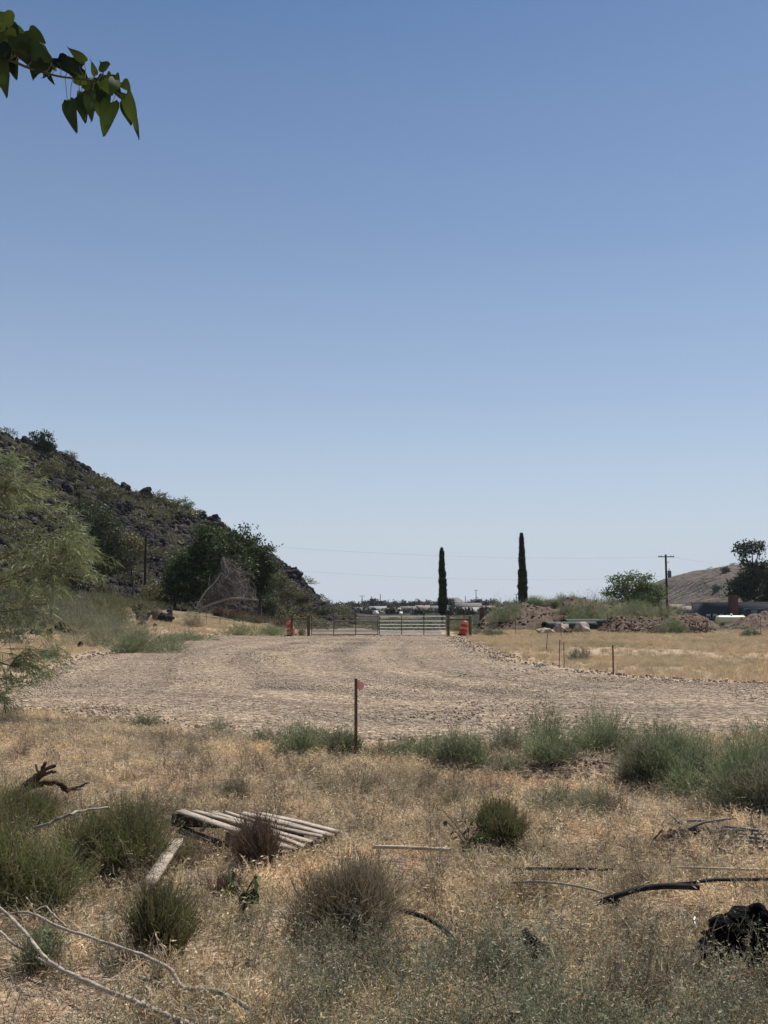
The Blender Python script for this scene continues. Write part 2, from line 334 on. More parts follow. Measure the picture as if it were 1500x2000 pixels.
M['brushdry'] = leafmat('dry_brush_stem', [(.20, .165, .10), (.31, .26, .17), (.25, .19, .13), (.14, .135, .08)], .3)
M['brownstem'] = leafmat('brown_weed', [(.10, .06, .045), (.18, .11, .08), (.14, .11, .07)], .2)
M['treeleaf'] = leafmat('tree_leaf', [(.035, .055, .02), (.06, .085, .028), (.045, .07, .024), (.085, .105, .038)], .3)
M['oliveleaf'] = leafmat('olive_leaf', [(.06, .07, .035), (.09, .10, .045), (.05, .055, .03)], .25)
M['hillshrub'] = leafmat('hill_shrub', [(.09, .095, .05), (.17, .165, .09), (.22, .20, .12), (.11, .12, .06)], .2, wscale=.12, wcols=[(.75, .75, .8), (1, 1, .95), (1.15, 1.15, .85)])
M['cypress'] = leafmat('cypress_leaf', [(.014, .022, .013), (.032, .046, .022), (.07, .085, .038)], .1)
M['pineleaf'] = leafmat('pine_leaf', [(.025, .04, .02), (.05, .07, .033), (.035, .05, .026)], .2)
M['mesquite'] = leafmat('mesquite_leaf', [(.09, .13, .05), (.15, .195, .07), (.10, .14, .055)], .35)
M['willow'] = leafmat('willow_leaf', [(.06, .085, .032), (.14, .18, .07), (.34, .37, .19), (.08, .115, .04), (.25, .25, .09)], .40, spec=.4, rough=.5)
M['farleaf'] = leafmat('far_leaf', [(.035, .045, .03), (.055, .065, .04), (.045, .05, .035)], .15)
M['bark'] = nmat('bark', [(.06, .045, .035), (.12, .095, .075), (.18, .15, .12)], 8, bump=.5, stretch=(1, 1, .25))
M['twig'] = nmat('willow_twig', [(.14, .11, .07), (.22, .18, .12)], 20)
M['deadwood'] = nmat('bleached_wood', [(.13, .105, .08), (.33, .28, .23), (.50, .45, .38)], 14, bump=.6, bscale=30)
M['deadbrown'] = nmat('dead_twigs', [(.07, .06, .055), (.14, .125, .115), (.24, .22, .205)], 5)
M['darkwood'] = nmat('charred_root', [(.02, .014, .011), (.06, .035, .025), (.12, .075, .05)], 9, bump=.9, bscale=25, stretch=(1, 1, .4))
M['plank'] = nmat('weathered_plank', [(.16, .13, .105), (.36, .30, .24), (.52, .45, .36)], 9, bump=.6, bscale=30, stretch=(.25, 3, 3), rnd=.22)
M['plankdarkshade'] = nmat('dark_shaded_plank', [(.06, .045, .035), (.13, .10, .075)], 9, bump=.5, bscale=30)  # darker plank tone: underside and gap shade put into the colour; dark beam too
M['post'] = nmat('wood_post', [(.055, .035, .022), (.12, .08, .05), (.17, .12, .08)], 3, bump=.5, stretch=(4, 4, .6))
M['pole'] = nmat('utility_pole_wood', [(.03, .022, .018), (.065, .05, .04)], 2, stretch=(3, 3, .3))
M['rust'] = nmat('rusty_steel', [(.06, .035, .025), (.13, .075, .05), (.20, .13, .09)], 6, rough=.75, bump=.3)
M['sunlitpipe'] = nmat('sunlit_gate_pipe', [(.66, .65, .62), (.8, .79, .76), (.86, .85, .82)], 4, rough=.35, metal=.0, spec=.5)  # sun's brightness on the right gate rails put into the pale base colour
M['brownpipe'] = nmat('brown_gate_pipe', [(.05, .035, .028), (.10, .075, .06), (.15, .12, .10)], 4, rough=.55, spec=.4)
M['orange'] = nmat('orange_plastic', [(.42, .05, .025), (.52, .075, .035)], 6, rough=.5, spec=.4)
M['band'] = nmat('reflective_band', [(.45, .25, .19), (.55, .33, .26)], 10, rough=.4)
M['redband'] = nmat('red_band', [(.42, .035, .02), (.5, .05, .03)], 8, rough=.4)
M['rubber'] = nmat('black_rubber', [(.012, .012, .013), (.03, .029, .028)], 10, rough=.6)
M['hdpe'] = nmat('black_poly_pipe', [(.010, .010, .010), (.022, .021, .02), (.05, .046, .04)], 9, rough=.85, spec=.12, bump=.15)
M['bigpipe'] = nmat('dark_green_pipe', [(.022, .028, .027), (.04, .048, .046)], 2, rough=.7, spec=.25)
M['yellowpipe'] = nmat('faded_yellow_pipe', [(.42, .33, .19), (.55, .46, .30)], 9, rough=.6)
M['tank'] = nmat('cream_tank_paint', [(.62, .58, .36), (.72, .68, .45)], 2, rough=.45, spec=.5)
M['black'] = nmat('charred_lump', [(.003, .003, .0035), (.008, .0075, .008), (.04, .037, .036)], 30, spec=.05, bump=1, bscale=60, bdist=.05)
M['white'] = nmat('white_plastic', [(.75, .76, .76), (.82, .82, .81)], 12, rough=.5)
M['terracotta'] = nmat('terracotta', [(.30, .15, .10), (.40, .22, .16)], 8)
M['flag'] = nmat('pink_flagging', [(.85, .30, .27), (.9, .62, .58)], 8)
M['wallgrey'] = nmat('grey_wall', [(.19, .18, .175), (.25, .235, .22)], .6)
M['wallbrown'] = nmat('brown_wall', [(.13, .105, .09), (.19, .155, .13)], .6)
M['walltan'] = nmat('tan_wall', [(.36, .30, .24), (.44, .38, .31)], .6)
M['wallwhite'] = nmat('white_wall', [(.60, .59, .57), (.70, .69, .66)], .6)
M['wallblue'] = nmat('slate_wall', [(.045, .052, .068), (.065, .073, .09)], .6)
M['roof'] = nmat('grey_roof', [(.13, .12, .115), (.2, .185, .175)], 1)
M['rooflight'] = nmat('light_roof', [(.24, .235, .23), (.34, .33, .32)], 1)
M['rooftan'] = nmat('tan_roof', [(.24, .19, .15), (.32, .26, .2)], 1)
M['brick'] = nmat('brick', [(.10, .05, .04), (.17, .085, .065)], 3)
M['glass'] = nmat('window_glass', [(.03, .035, .04), (.05, .055, .06)], 2, rough=.15, spec=.6)
M['palewin'] = nmat('window_blind', [(.45, .42, .36), (.52, .5, .44)], 2)
M['wire'] = nmat('power_wire', [(.10, .10, .11), (.14, .14, .15)], 2, rough=.6)
M['transformer'] = nmat('transformer_grey', [(.10, .11, .12), (.15, .16, .17)], 2, rough=.5)
M['mulberry'] = leafmat('mulberry_leaf', [(.014, .024, .008), (.022, .038, .009), (.07, .10, .016), (.014, .026, .008)], .26, rough=.6, spec=.15, var=.5)
M['farhill'] = nmat('far_hill', [(.05, .04, .034), (.085, .066, .055), (.115, .09, .074), (.17, .135, .11)], .09, world=True, bump=1, bscale=.25, bdist=5, detail=10)
M['cone'] = nmat('distant_hill', [(.12, .11, .10), (.17, .155, .14)], .01, world=True)
# ------------------------------------------------------------------ the ground, gravel lot, hills
def grid(xs, ys):  # (rows, cols) arrays -> verts, quads
    r, c = xs.shape; i = np.arange(r*c).reshape(r, c)
    return np.stack([i[:-1, :-1], i[:-1, 1:], i[1:, 1:], i[1:, :-1]], -1).reshape(-1, 4)
ys = np.concatenate([np.arange(-40, 2, 1.), np.geomspace(2, 6500, 560)])
ss = np.concatenate([np.linspace(-1.8, -.55, 50)[:-1], np.linspace(-.55, .55, 430), np.linspace(.55, 1.8, 50)[1:]])
Yg = np.repeat(ys[:, None], len(ss), 1); Xg = ss[None]*np.sqrt(Yg**2+36)
Zg = H(Xg, Yg)
ground = struct(mk('ground', [(np.stack([Xg, Yg, Zg], -1), grid(Xg, Yg), 0)], M['soil'], smooth=True))
yg = np.geomspace(11, 66, 460); sg = np.linspace(-.75, 1.7, 900)
Yr = np.repeat(yg[:, None], len(sg), 1); Xr = sg[None]*Yr
sd_ = sdist(Xr, Yr)+(fbm(Xr*1.1, Yr*1.1, 41)-.5)*1.3+(fbm(Xr*5, Yr*5, 42)-.5)*.5
Zr = H(Xr, Yr)+.004+.05*sst(sd_, 0, 1.2)+(fbm(Xr*.5, Yr*.5, 77)-.5)*.05*sst(sd_, 0, 2)
F = grid(Xr, Yr); keep = sd_.ravel()[F].min(1) > 0
lot = struct(mk('gravel_lot', [(np.stack([Xr, Yr, Zr], -1), F[keep], 0)], M['gravel'], smooth=True))
at_ = lot.data.attributes.new('edge_distance', 'FLOAT', 'POINT'); at_.data.foreach_set('value', (sdist(Xr, Yr)+1.2*(fbm(Xr*.12, Yr*.12, 35, 2)-.5)).astype(np.float32).ravel())
# rocky basalt hill on the left
uu = np.arange(-900, 745, 4.); yy = np.arange(58, 270, .8)
Yh = np.repeat(yy[:, None], len(uu), 1); Xh = (uu[None]-750)*Yh/2009.
struct(mk('hill', [(np.stack([Xh, Yh, HH(Xh, Yh)], -1), grid(Xh, Yh), 0)], M['hillsoil'], smooth=True))
def farhill(name, pts, Y, depth, mat, seed, rough):
    xs = np.linspace(pts[0][0], pts[-1][0], 160); sil = np.interp(xs, *zip(*pts)); v = np.linspace(0, 1, 60)
    Yy = Y+(v-.5)[:, None]*depth+0*xs[None]; X = (xs-750)[None]/2009*Y+0*Yy
    top = (1190-sil)/2009*Y
    Z = CAMH+top[None]*np.sin(np.pi*v)[:, None]**.8*(1+rough*(fbm(X*.02, Yy*.02, seed)-.5)*(1-np.exp(-((v-.5)/.15)**2))[:, None])-2+rough*6*(fbm(X*.05, Yy*.05, seed+3)-.5)
    return struct(mk(name, [(np.stack([X, Yy, Z], -1), grid(X, Yy), 0)], mat, smooth=True)), X, Yy, Z
HR, hx, hy, hz = farhill('hill', [(1180, 1192), (1250, 1176), (1290, 1150), (1310, 1130), (1350, 1113), (1400, 1102), (1460, 1094), (1540, 1089), (1650, 1090), (1800, 1105), (2000, 1150), (2100, 1192)], 620, 360, M['farhill'], 5, .35)
farhill('hill', [(850, 1190), (868, 1180), (878, 1170), (884, 1166), (893, 1166), (902, 1172), (912, 1178), (930, 1185), (945, 1190)], 3600, 500, M['cone'], 9, .2)
farhill('hill', [(-300, 1186), (200, 1184), (640, 1185), (900, 1186), (1300, 1184), (1700, 1182), (2400, 1186)], 2600, 600, M['cone'], 12, .2)
# ------------------------------------------------------------------ scattering (stuff) with instances
def hidden(o): COL.objects.unlink(o) if o.name in COL.objects else None; return o
def scatter(name, P, scl, rot, idx, srcs, label=None, cat=None):
    me = bpy.data.meshes.new(name); n = len(P); me.vertices.add(n); me.vertices.foreach_set('co', np.asarray(P, np.float32).ravel())
    scl = np.asarray(scl, np.float32); scl = np.repeat(scl[:, None], 3, 1) if scl.ndim == 1 else scl
    rot = np.asarray(rot, np.float32)
    if rot.ndim == 1: rot = np.stack([0*rot, 0*rot, rot], 1)
    for nm, ty, a in (('scl', 'FLOAT_VECTOR', scl), ('rot', 'FLOAT_VECTOR', rot)):
        me.attributes.new(nm, ty, 'POINT').data.foreach_set('vector', np.ascontiguousarray(a, np.float32).ravel())
    me.attributes.new('idx', 'INT', 'POINT').data.foreach_set('value', np.asarray(idx, np.int32))
    o = bpy.data.objects.new(name, me); COL.objects.link(o)
    g = bpy.data.node_groups.new(name+'_scatter', 'GeometryNodeTree'); g.interface.new_socket('Geometry', in_out='INPUT', socket_type='NodeSocketGeometry'); g.interface.new_socket('Geometry', in_out='OUTPUT', socket_type='NodeSocketGeometry')
    N = g.nodes; L = g.links; gi = N.new('NodeGroupInput'); go = N.new('NodeGroupOutput'); ip = N.new('GeometryNodeInstanceOnPoints'); jn = N.new('GeometryNodeJoinGeometry')
    for s in srcs:
        oi = N.new('GeometryNodeObjectInfo'); oi.inputs['Object'].default_value = s; oi.inputs['As Instance'].default_value = True; L.new(oi.outputs['Geometry'], jn.inputs[0])
    L.new(gi.outputs[0], ip.inputs['Points']); L.new(jn.outputs[0], ip.inputs['Instance']); ip.inputs['Pick Instance'].default_value = True
    for nm, ty, sk in (('scl', 'FLOAT_VECTOR', 'Scale'), ('rot', 'FLOAT_VECTOR', 'Rotation'), ('idx', 'INT', 'Instance Index')):
        a = N.new('GeometryNodeInputNamedAttribute'); a.data_type = ty; a.inputs[0].default_value = nm; L.new(a.outputs[0], ip.inputs[sk])
    L.new(ip.outputs[0], go.inputs[0]); md = o.modifiers.new('scatter', 'NODES'); md.node_group = g
    return tag(o, label, cat, kind='stuff')
def rdir(n, up=1., spread=.6):
    a = RNG.uniform(0, 2*math.pi, n); s = RNG.uniform(0, spread, n); return np.stack([np.cos(a)*s, np.sin(a)*s, np.full(n, up)], 1)
def clump(nb, hmin, hmax, spread, rad, wd, mat, heads=0, droop=.25, hm=None):
    a = RNG.uniform(0, 2*math.pi, nb); r = rad*np.sqrt(RNG.uniform(0, 1, nb)); root = np.stack([np.cos(a)*r, np.sin(a)*r, np.full(nb, -.01)], 1)
    L = RNG.uniform(hmin, hmax, nb); V, Fq, tip, c = ribbons(root, rdir(nb, 1, spread), L, wd, 3, droop)
    bl = [(V, Fq, 0)]
    if heads:
        k = RNG.integers(0, nb, heads); f = RNG.uniform(.55, 1.0, heads); ii = (f*3).astype(int).clip(0, 2); ft = f*3-ii
        p = c[k, ii]*(1-ft)[:, None]+c[k, ii+1]*ft[:, None]
        V2, F2 = leaves(p, RNG.normal(size=(heads, 3))*[.7, .7, .4]+[0, 0, -.1], RNG.uniform(.016, .036, heads), RNG.uniform(.005, .009, heads)); bl.append((V2, F2, 0))
    o = mk('grass_clump', bl, mat, link=False); return o
gsrc = [clump(20, .05, .20, .8, .06, .0065, M['straw'], 34, .2) for _ in range(9)]
lsrc = []
for _ in range(4):      # fallen straw litter
    n = 34; root = np.stack([RNG.normal(0, .09, n), RNG.normal(0, .09, n), RNG.uniform(.004, .03, n)], 1)
    d = RNG.normal(size=(n, 3))*[1, 1, .1]; V, Fq, _t, _c = ribbons(root, d, RNG.uniform(.03, .08, n), .0035, 2, .05); lsrc.append(mk('litter', [(V, Fq, 0)], M['litter'], link=False))
wsrc = []
for _ in range(6):      # grey green weed stems with small leaves
    nb = 16; root = RNG.normal(0, .045, (nb, 3))*[1, 1, 0]; L = RNG.uniform(.16, .42, nb); V, Fq, tip, c = ribbons(root, rdir(nb, 1, .45), L, .004, 4, .1)
    k = RNG.integers(0, nb, 190); f = RNG.uniform(.15, 1, 190)*4; ii = f.astype(int).clip(0, 3); ft = (f-ii)[:, None]; p = c[k, ii]*(1-ft)+c[k, ii+1]*ft
    V2, F2 = leaves(p, RNG.normal(size=(190, 3))*[1, 1, .5]+[0, 0, .5], RNG.uniform(.012, .032, 190), RNG.uniform(.004, .008, 190)); wsrc.append(mk('weed', [(V, Fq, 0), (V2, F2, 0)], M['greyweed'], link=False))
fsrc = [clump(34, .12, .30, .8, .16, .009, M['straw2'], 20) for _ in range(6)]
def frand(n, y0, y1, s0, s1):   # uniform over the ground in a wedge of the world
    Y = np.sqrt(RNG.uniform(y0*y0, y1*y1, n)); s = RNG.uniform(s0, s1, n); return s*Y, Y
# foreground dry grass
def lay(n, y0, y1, s0, s1, dens, scl, srcs, name, label, cat, zoff=0, tilt=.15):
    X, Y = frand(n, y0, y1, s0, s1); k = RNG.uniform(0, 1, n) < dens(X, Y); X, Y = X[k], Y[k]; m = len(X)
    rot = np.stack([RNG.normal(0, tilt, m), RNG.normal(0, tilt, m), RNG.uniform(0, 6.3, m)], 1)
    sc = RNG.uniform(*scl, m)
    return scatter(name, np.stack([X, Y, H(X, Y)+zoff], 1), sc, rot, RNG.integers(0, len(srcs), m), srcs, label, cat)
BARE = [(gz(380, 1853), .14), (gz(1140, 1522), .62), (gz(1050, 1508), .5), (gz(60, 1985), .3), (gz(945, 1510), .3), (gz(640, 1520), .25), (gz(430, 1925), .12), (gz(985, 1640), .22), (gz(545, 1530), .3), (gz(1270, 1570), .3), (gz(170, 1478), .4), (gz(800, 1725), .18), (gz(1050, 1800), .2), (gz(330, 1560), .25), (gz(640, 1940), .1), (gz(1330, 1800), .12)]
def dn(X, Y):
    u = Uof(X, Y)
    d = .35+.65*sst(fbm(X*1.3, Y*1.3, 51, 3), .36, .52)
    d = d*sst(-sdist(X, Y), -.1, .5)
    d = d*(1-.55*sst(fbm(X*.45+4, Y*.45, 57, 3), .55, .68))
    for c, r in BARE: d = d*(1-.9*np.exp(-(((X-c.x)**2+(Y-c.y)**2)/r**2)**2))
    return d
lay(40000, 3.2, 17, -.72, .72, dn, (.55, 1.25), gsrc, 'dry_grass', 'dry tan cheatgrass covering the foreground', 'grass')
lay(15000, 3.2, 16, -.6, .6, lambda X, Y: .8*sst(-sdist(X, Y), 0, .6), (.8, 1.6), lsrc, 'straw_litter', 'fallen straw and plant litter on the soil', 'litter', .004)
def bare(X, Y):
    d = 1.
    for c, r in BARE: d = d*(1-.95*np.exp(-(((X-c.x)**2+(Y-c.y)**2)/r**2)**2))
    return d
def dw(X, Y):
    u = Uof(X, Y); v = 1190+1.7*2050/Y
    a = sst(u+(fbm(X*3, Y*3, 66)-.5)*400, 520, 780)*sst(v+(fbm(X*2.5, Y*2.5, 65)-.5)*160, 1830, 1930)*2.0+.10*sst(v, 1640, 1800)+sst(fbm(X*1.0, Y*1.0, 63, 3), .54, .64)*.22*(v > 1500)
    a = a+.3*sst(v, 1840, 1950)
    return np.clip(a*.45, 0, 1)*bare(X, Y)*sst(-sdist(X, Y), .2, .8)
lay(15500, 3.0, 15, -.6, .6, dw, (.5, 1.0), wsrc, 'grey_weeds', 'grey green weeds standing among the dry grass', 'weeds', 0, .18)
def df(X, Y):
    u = Uof(X, Y); sdv = -sdist(X, Y)
    d = sst(sdv, 0, 1.2)*~((np.abs(X+1) < 6.2+RNG.normal(0, .4, X.shape)) & (Y > 60))*(.25+.75*sst(fbm(X*.35, Y*.35, 71, 3), .36, .55))*((Y > 15))
    return d
lay(60000, 15, 82, -.55, .62, df, (.55, 1.15), fsrc, 'field_grass', 'straw coloured grass covering the field beyond the gravel', 'grass')
bsrc = []
for _ in range(6):      # brown dead forbs
    nb = 9; root = RNG.normal(0, .025, (nb, 3))*[1, 1, 0]; L = RNG.uniform(.12, .34, nb); V, Fq, tip, c = ribbons(root, rdir(nb, 1, .6), L, .0045, 4, .05)
    k = RNG.integers(0, nb, 70); f = RNG.uniform(.2, .95, 70)*4; ii = f.astype(int).clip(0, 3); ft = (f-ii)[:, None]; p = c[k, ii]*(1-ft)+c[k, ii+1]*ft
    V2, F2, _t, _c = ribbons(p, RNG.normal(size=(70, 3))*[1, 1, .6]+[0, 0, .8], RNG.uniform(.03, .08, 70), .003, 2, 0); bsrc.append(mk('forb', [(V, Fq, 0), (V2, F2, 0)], M['forb'], link=False))
lay(3600, 3.2, 15, -.6, .6, lambda X, Y: bare(X, Y)*sst(-sdist(X, Y), .2, .8)*(.06+.94*sst(fbm(X*1.6+9, Y*1.6, 68, 3), .48, .62)), (.6, 1.25), bsrc, 'brown_forbs', 'brown dead forbs mixed through the dry grass', 'weeds', 0, .2)
# gravel stones
ssrc = [mk('stone', rockb((1, .8, .6), 100+i, 1, rough=.5), M['stone'], link=False) for i in range(6)]
def track(X, Y): q_ = sdist(X, Y)+1.2*(fbm(X*.12, Y*.12, 35, 2)-.5); return fbm(q_*.7, q_*0, 88, 2)
def stones(n, y0, y1, s0, s1, a, b):
    X, Y = frand(n, y0, y1, s0, s1); sdv = sdist(X, Y); k = (sdv > -.3+.5*RNG.normal(size=n)*.4); k2 = RNG.uniform(0, 1, k.sum()) < .25+.75*sst(track(X[k], Y[k]), .40, .60); X, Y = X[k][k2], Y[k][k2]; m = len(X)
    return np.stack([X, Y, H(X, Y)+.03+.03*sst(sdist(X, Y), 0, 1.2)-.012], 1), a+(b-a)*RNG.uniform(0, 1, m)**2.5
A1 = stones(95000, 12.5, 26, -.5, .55, .010, .036); A2 = stones(70000, 26, 66, -.46, .46, .016, .05)
X, Y = frand(26000, 13, 66, -.6, .62); k = (np.abs(sdist(X, Y)+.05) < .35+.5*fbm(X*.7, Y*.7, 5)) & (X > -14); X, Y = X[k], Y[k]   # ridge of stones along the edges
A3 = (np.stack([X, Y, H(X, Y)+.03], 1), RNG.uniform(.02, .075, len(X)))
P = np.concatenate([A1[0], A2[0], A3[0]]); s = np.concatenate([A1[1], A2[1], A3[1]])
scatter('gravel_stones', P, s, RNG.uniform(0, 6.3, (len(P), 3)), RNG.integers(0, 6, len(P)), ssrc, 'loose crushed stones on the gravel lot', 'gravel')
# ---- hill boulders and scrub
brocks = [mk('boulder', rockb((1, .9, .75), 200+i, 2, rough=.4), M['basalt'], link=False) for i in range(7)]
def shrubsrc(mat, n=420, leaf=.09, r=(1, 1, .7)):
    d = unit(RNG.normal(size=(n, 3))); d[:, 2] = np.abs(d[:, 2]); rad = RNG.uniform(.35, 1, n)**.5*(1+.25*np.sin(d[:, 0]*5+RNG.uniform(0, 6))*np.cos(d[:, 1]*4))
    p = d*rad[:, None]*r; V, Fq = leaves(p, d+RNG.normal(size=(n, 3))*.5, RNG.uniform(leaf, leaf*2.6, n), leaf*.7); return mk('shrub', [(V, Fq, 0)], mat, link=False)
hs_src = [shrubsrc(M['hillshrub']) for _ in range(4)]
n = 120000; U = RNG.uniform(-500, 690, n); Yb = RNG.uniform(62, 190, n); X = (U-750)*Yb/2009; 
f = np.interp(U, *HILL_F); r = np.interp(U, *HILL_R); t = (Yb-f)/(r-f)
dens_w = Yb/190
rk = sst(fbm(X*.075+Yb*.02, t*3.6+X*.02, 83, 3), .42, .48)       # boulder fields in bands across the slope
rk = np.maximum(rk, sst(t, .86, .97)*.45); rk = np.maximum(rk, sst(U, 430, 520)*.8)
rk = np.maximum(rk, .42); q = RNG.uniform(0, 1, n); ok = (t > .0) & (t < 1.06) & (RNG.uniform(0, 1, n) < dens_w)
kb = ok & (q < rk*.48*sst(t, 0, .12)); sb = RNG.uniform(.2, .5, kb.sum())*(1+1.0*(RNG.uniform(0, 1, kb.sum()) > .94))
Pb = np.stack([X[kb], Yb[kb], HH(X[kb], Yb[kb])+.12], 1)
scatter('basalt_boulders', Pb, sb*1.2, RNG.uniform(0, 6.3, (kb.sum(), 3)), RNG.integers(0, 7, kb.sum()), brocks, 'black basalt boulders tumbled over the hillside', 'boulders')
ks = ok & (q > .55) & (q < .55+(1-rk*.9)*.016*(1+1.6*(t < .38))+.002+.006*(t < .38))
Ps = np.stack([X[ks], Yb[ks], HH(X[ks], Yb[ks])+.05], 1)
scatter('hill_scrub', Ps, (.8+1.9*RNG.uniform(0, 1, ks.sum())**1.6)[:, None]*np.array([[1, 1, .85]]), RNG.uniform(0, 6.3, ks.sum()), RNG.integers(0, 4, ks.sum()), hs_src, 'low grey green scrub growing over the rocky hillside', 'scrub')
# scattered bushes on the tan hill at right: each one a thing (below); small scrub as stuff
n = 420; ii = RNG.integers(0, 30, n); jj = RNG.integers(0, 110, n)
scatter('hill_scrub', np.stack([hx[ii, jj]+RNG.normal(0, 2, n), hy[ii, jj]+RNG.normal(0, 2, n), hz[ii, jj]+.2], 1), RNG.uniform(.7, 1.5, n), RNG.uniform(0, 6.3, n), RNG.integers(0, 4, n), hs_src, 'tiny scrub dotted over the distant tan hill', 'scrub')
# ------------------------------------------------------------------ plants
def sproot(r, n): a = RNG.uniform(0, 6.283, n); q = r*np.sqrt(RNG.uniform(0, 1, n)); return np.stack([np.cos(a)*q, np.sin(a)*q, np.zeros(n)], 1)
def broom(name, label, cat, p, wid, hgt, nst, mat, wd=.004, nleaf=0, group=None, spread=None, head=None, smat=None):
    """broom-like shrub: thin stems fanning up from a woody crown"""
    e = empty(name, p, label, cat, group)
    wid *= .86; root = sproot(wid*.2, nst); a = np.arctan2(root[:, 1], root[:, 0])+RNG.normal(0, .5, nst); tl = (RNG.uniform(0, 1, nst)**.6)*(spread or 1)*wid*.5
    tgt = np.stack([np.cos(a)*tl, np.sin(a)*tl, hgt*np.sqrt(np.clip(1-.62*(tl/(wid*.5))**2, .1, 1))*RNG.uniform(.5, 1.08, nst)], 1)
    tgt[:, :2] += RNG.normal(0, wid*.07, (nst, 2))+RNG.normal(0, wid*.06, 2); q_ = RNG.normal(0, wid*.2, (5, 2)); gi_ = RNG.integers(0, 5, nst); hg = RNG.uniform(.72, 1.1, 5)[gi_]; root[:, :2] += q_[gi_]; tgt[:, :2] = tgt[:, :2]*.8+q_[gi_]; tgt[:, 2] *= hg; tgt[:, :2] += RNG.normal(0, wid*.04, (nst, 2))
    d = tgt-root; L = np.linalg.norm(d, axis=1); V, Fq, tip, c = ribbons(root, d, L, wd, 4, .03, .6)
    dd_ = (np.arange(len(Fq))//4) < nst*.22; bl = [(V, Fq[~dd_], 0), (V, Fq[dd_], 1)]
    # side twigs
    m = nst*2; k = RNG.integers(0, nst, m); f = RNG.uniform(.35, .95, m)*4; ii = f.astype(int).clip(0, 3); ft = (f-ii)[:, None]; q = c[k, ii]*(1-ft)+c[k, ii+1]*ft
    V2, F2, tip2, c2 = ribbons(q, unit(d[k])+RNG.normal(size=(m, 3))*.28, RNG.uniform(.08, .28, m)*hgt, wd*.8, 2, 0, .6); bl.append((V2, F2, 0))
    if nleaf:
        k = RNG.integers(0, m, nleaf); f = RNG.uniform(0, 1, nleaf)[:, None]; q = c2[k, 0]*(1-f)+c2[k, 2]*f
        V3, F3 = leaves(q, RNG.normal(size=(nleaf, 3))+[0, 0, .6], RNG.uniform(.015, .035, nleaf), .005); bl.append((V3, F3, 0))
    mk('foliage', bl, [mat, M['brushdry']], e)
    w_ = []
    for i in range(9):
        a = RNG.uniform(0, 6.28); w_ += tb([(0, 0, -.03), (math.cos(a)*wid*.08, math.sin(a)*wid*.08, hgt*.12), (math.cos(a)*wid*.2, math.sin(a)*wid*.2, hgt*.38)], [.012, .009, .003], 0, 5)
    mk('stem', w_, smat or M['bark'], e); return e
def thistle(name, label, cat, p, wx, hgt, n, mat, group=None, wy=None, leaf=.03, fine=.003):
    """dense rounded bush of fine twiggy sprays"""
    wx *= 1.12; hgt *= 1.1; e = empty(name, p, label, cat, group); wy = wy or wx
    a = RNG.uniform(0, 6.283, n); el = np.arccos(RNG.uniform(0.02, 1, n)); lob = 1+.22*np.sin(3*a+p[0]*9)+.15*np.sin(5*a+p[0]*4)
    d = np.stack([np.cos(a)*np.sin(el)*wx*.5*lob, np.sin(a)*np.sin(el)*wy*.5*lob, np.cos(el)*hgt*(1+.15*np.sin(4*a))], 1)
    sc_ = RNG.normal(0, .22, (7, 2))*[wx, wy]; gi_ = RNG.integers(0, 7, n); hs_ = RNG.uniform(.5, 1.12, 7)[gi_]; d = d*np.stack([.66+0*hs_, .66+0*hs_, hs_], 1); off = np.zeros((n, 3)); off[:, :2] = sc_[gi_]
    root = d*RNG.uniform(.05, .75, n)[:, None]; Ln = np.linalg.norm(d-root, axis=1)*RNG.uniform(.7, 1.12, n)
    V, Fq, tip, c = ribbons(root+off, d+RNG.normal(size=(n, 3))*.25*hgt+[0, 0, .25*hgt], Ln, fine, 3, .0, .6)
    m = n*5; k = RNG.integers(0, n, m); f = RNG.uniform(.1, 1, m)*3; ii = f.astype(int).clip(0, 2); ft = (f-ii)[:, None]; q = c[k, ii]*(1-ft)+c[k, ii+1]*ft
    V2, F2 = leaves(q, unit(d[k])+RNG.normal(size=(m, 3))*.55+[0, 0, .3], RNG.uniform(leaf*.6, leaf*1.6, m), leaf*.17)
    mk('foliage', [(V, Fq, 0), (V2, F2, 0)], mat, e)
    mk('stem', tb([(0, 0, -.04), (0, 0, hgt*.2)], [.015, .008], 0, 6)+tb([(0, 0, .02), (wx*.15, 0, hgt*.45)], [.009, .003], 0, 5)+tb([(0, 0, .02), (-wx*.14, .02, hgt*.45)], [.009, .003], 0, 5), M['bark'], e)
    return e
def bx(px0, px1, pyt, pyb, z=0):        # photo extent of a plant -> base point, width, height
    p = gr((px0+px1)/2, pyb); return p, (px1-px0)*S(p.y), (pyb-pyt)*S(p.y)
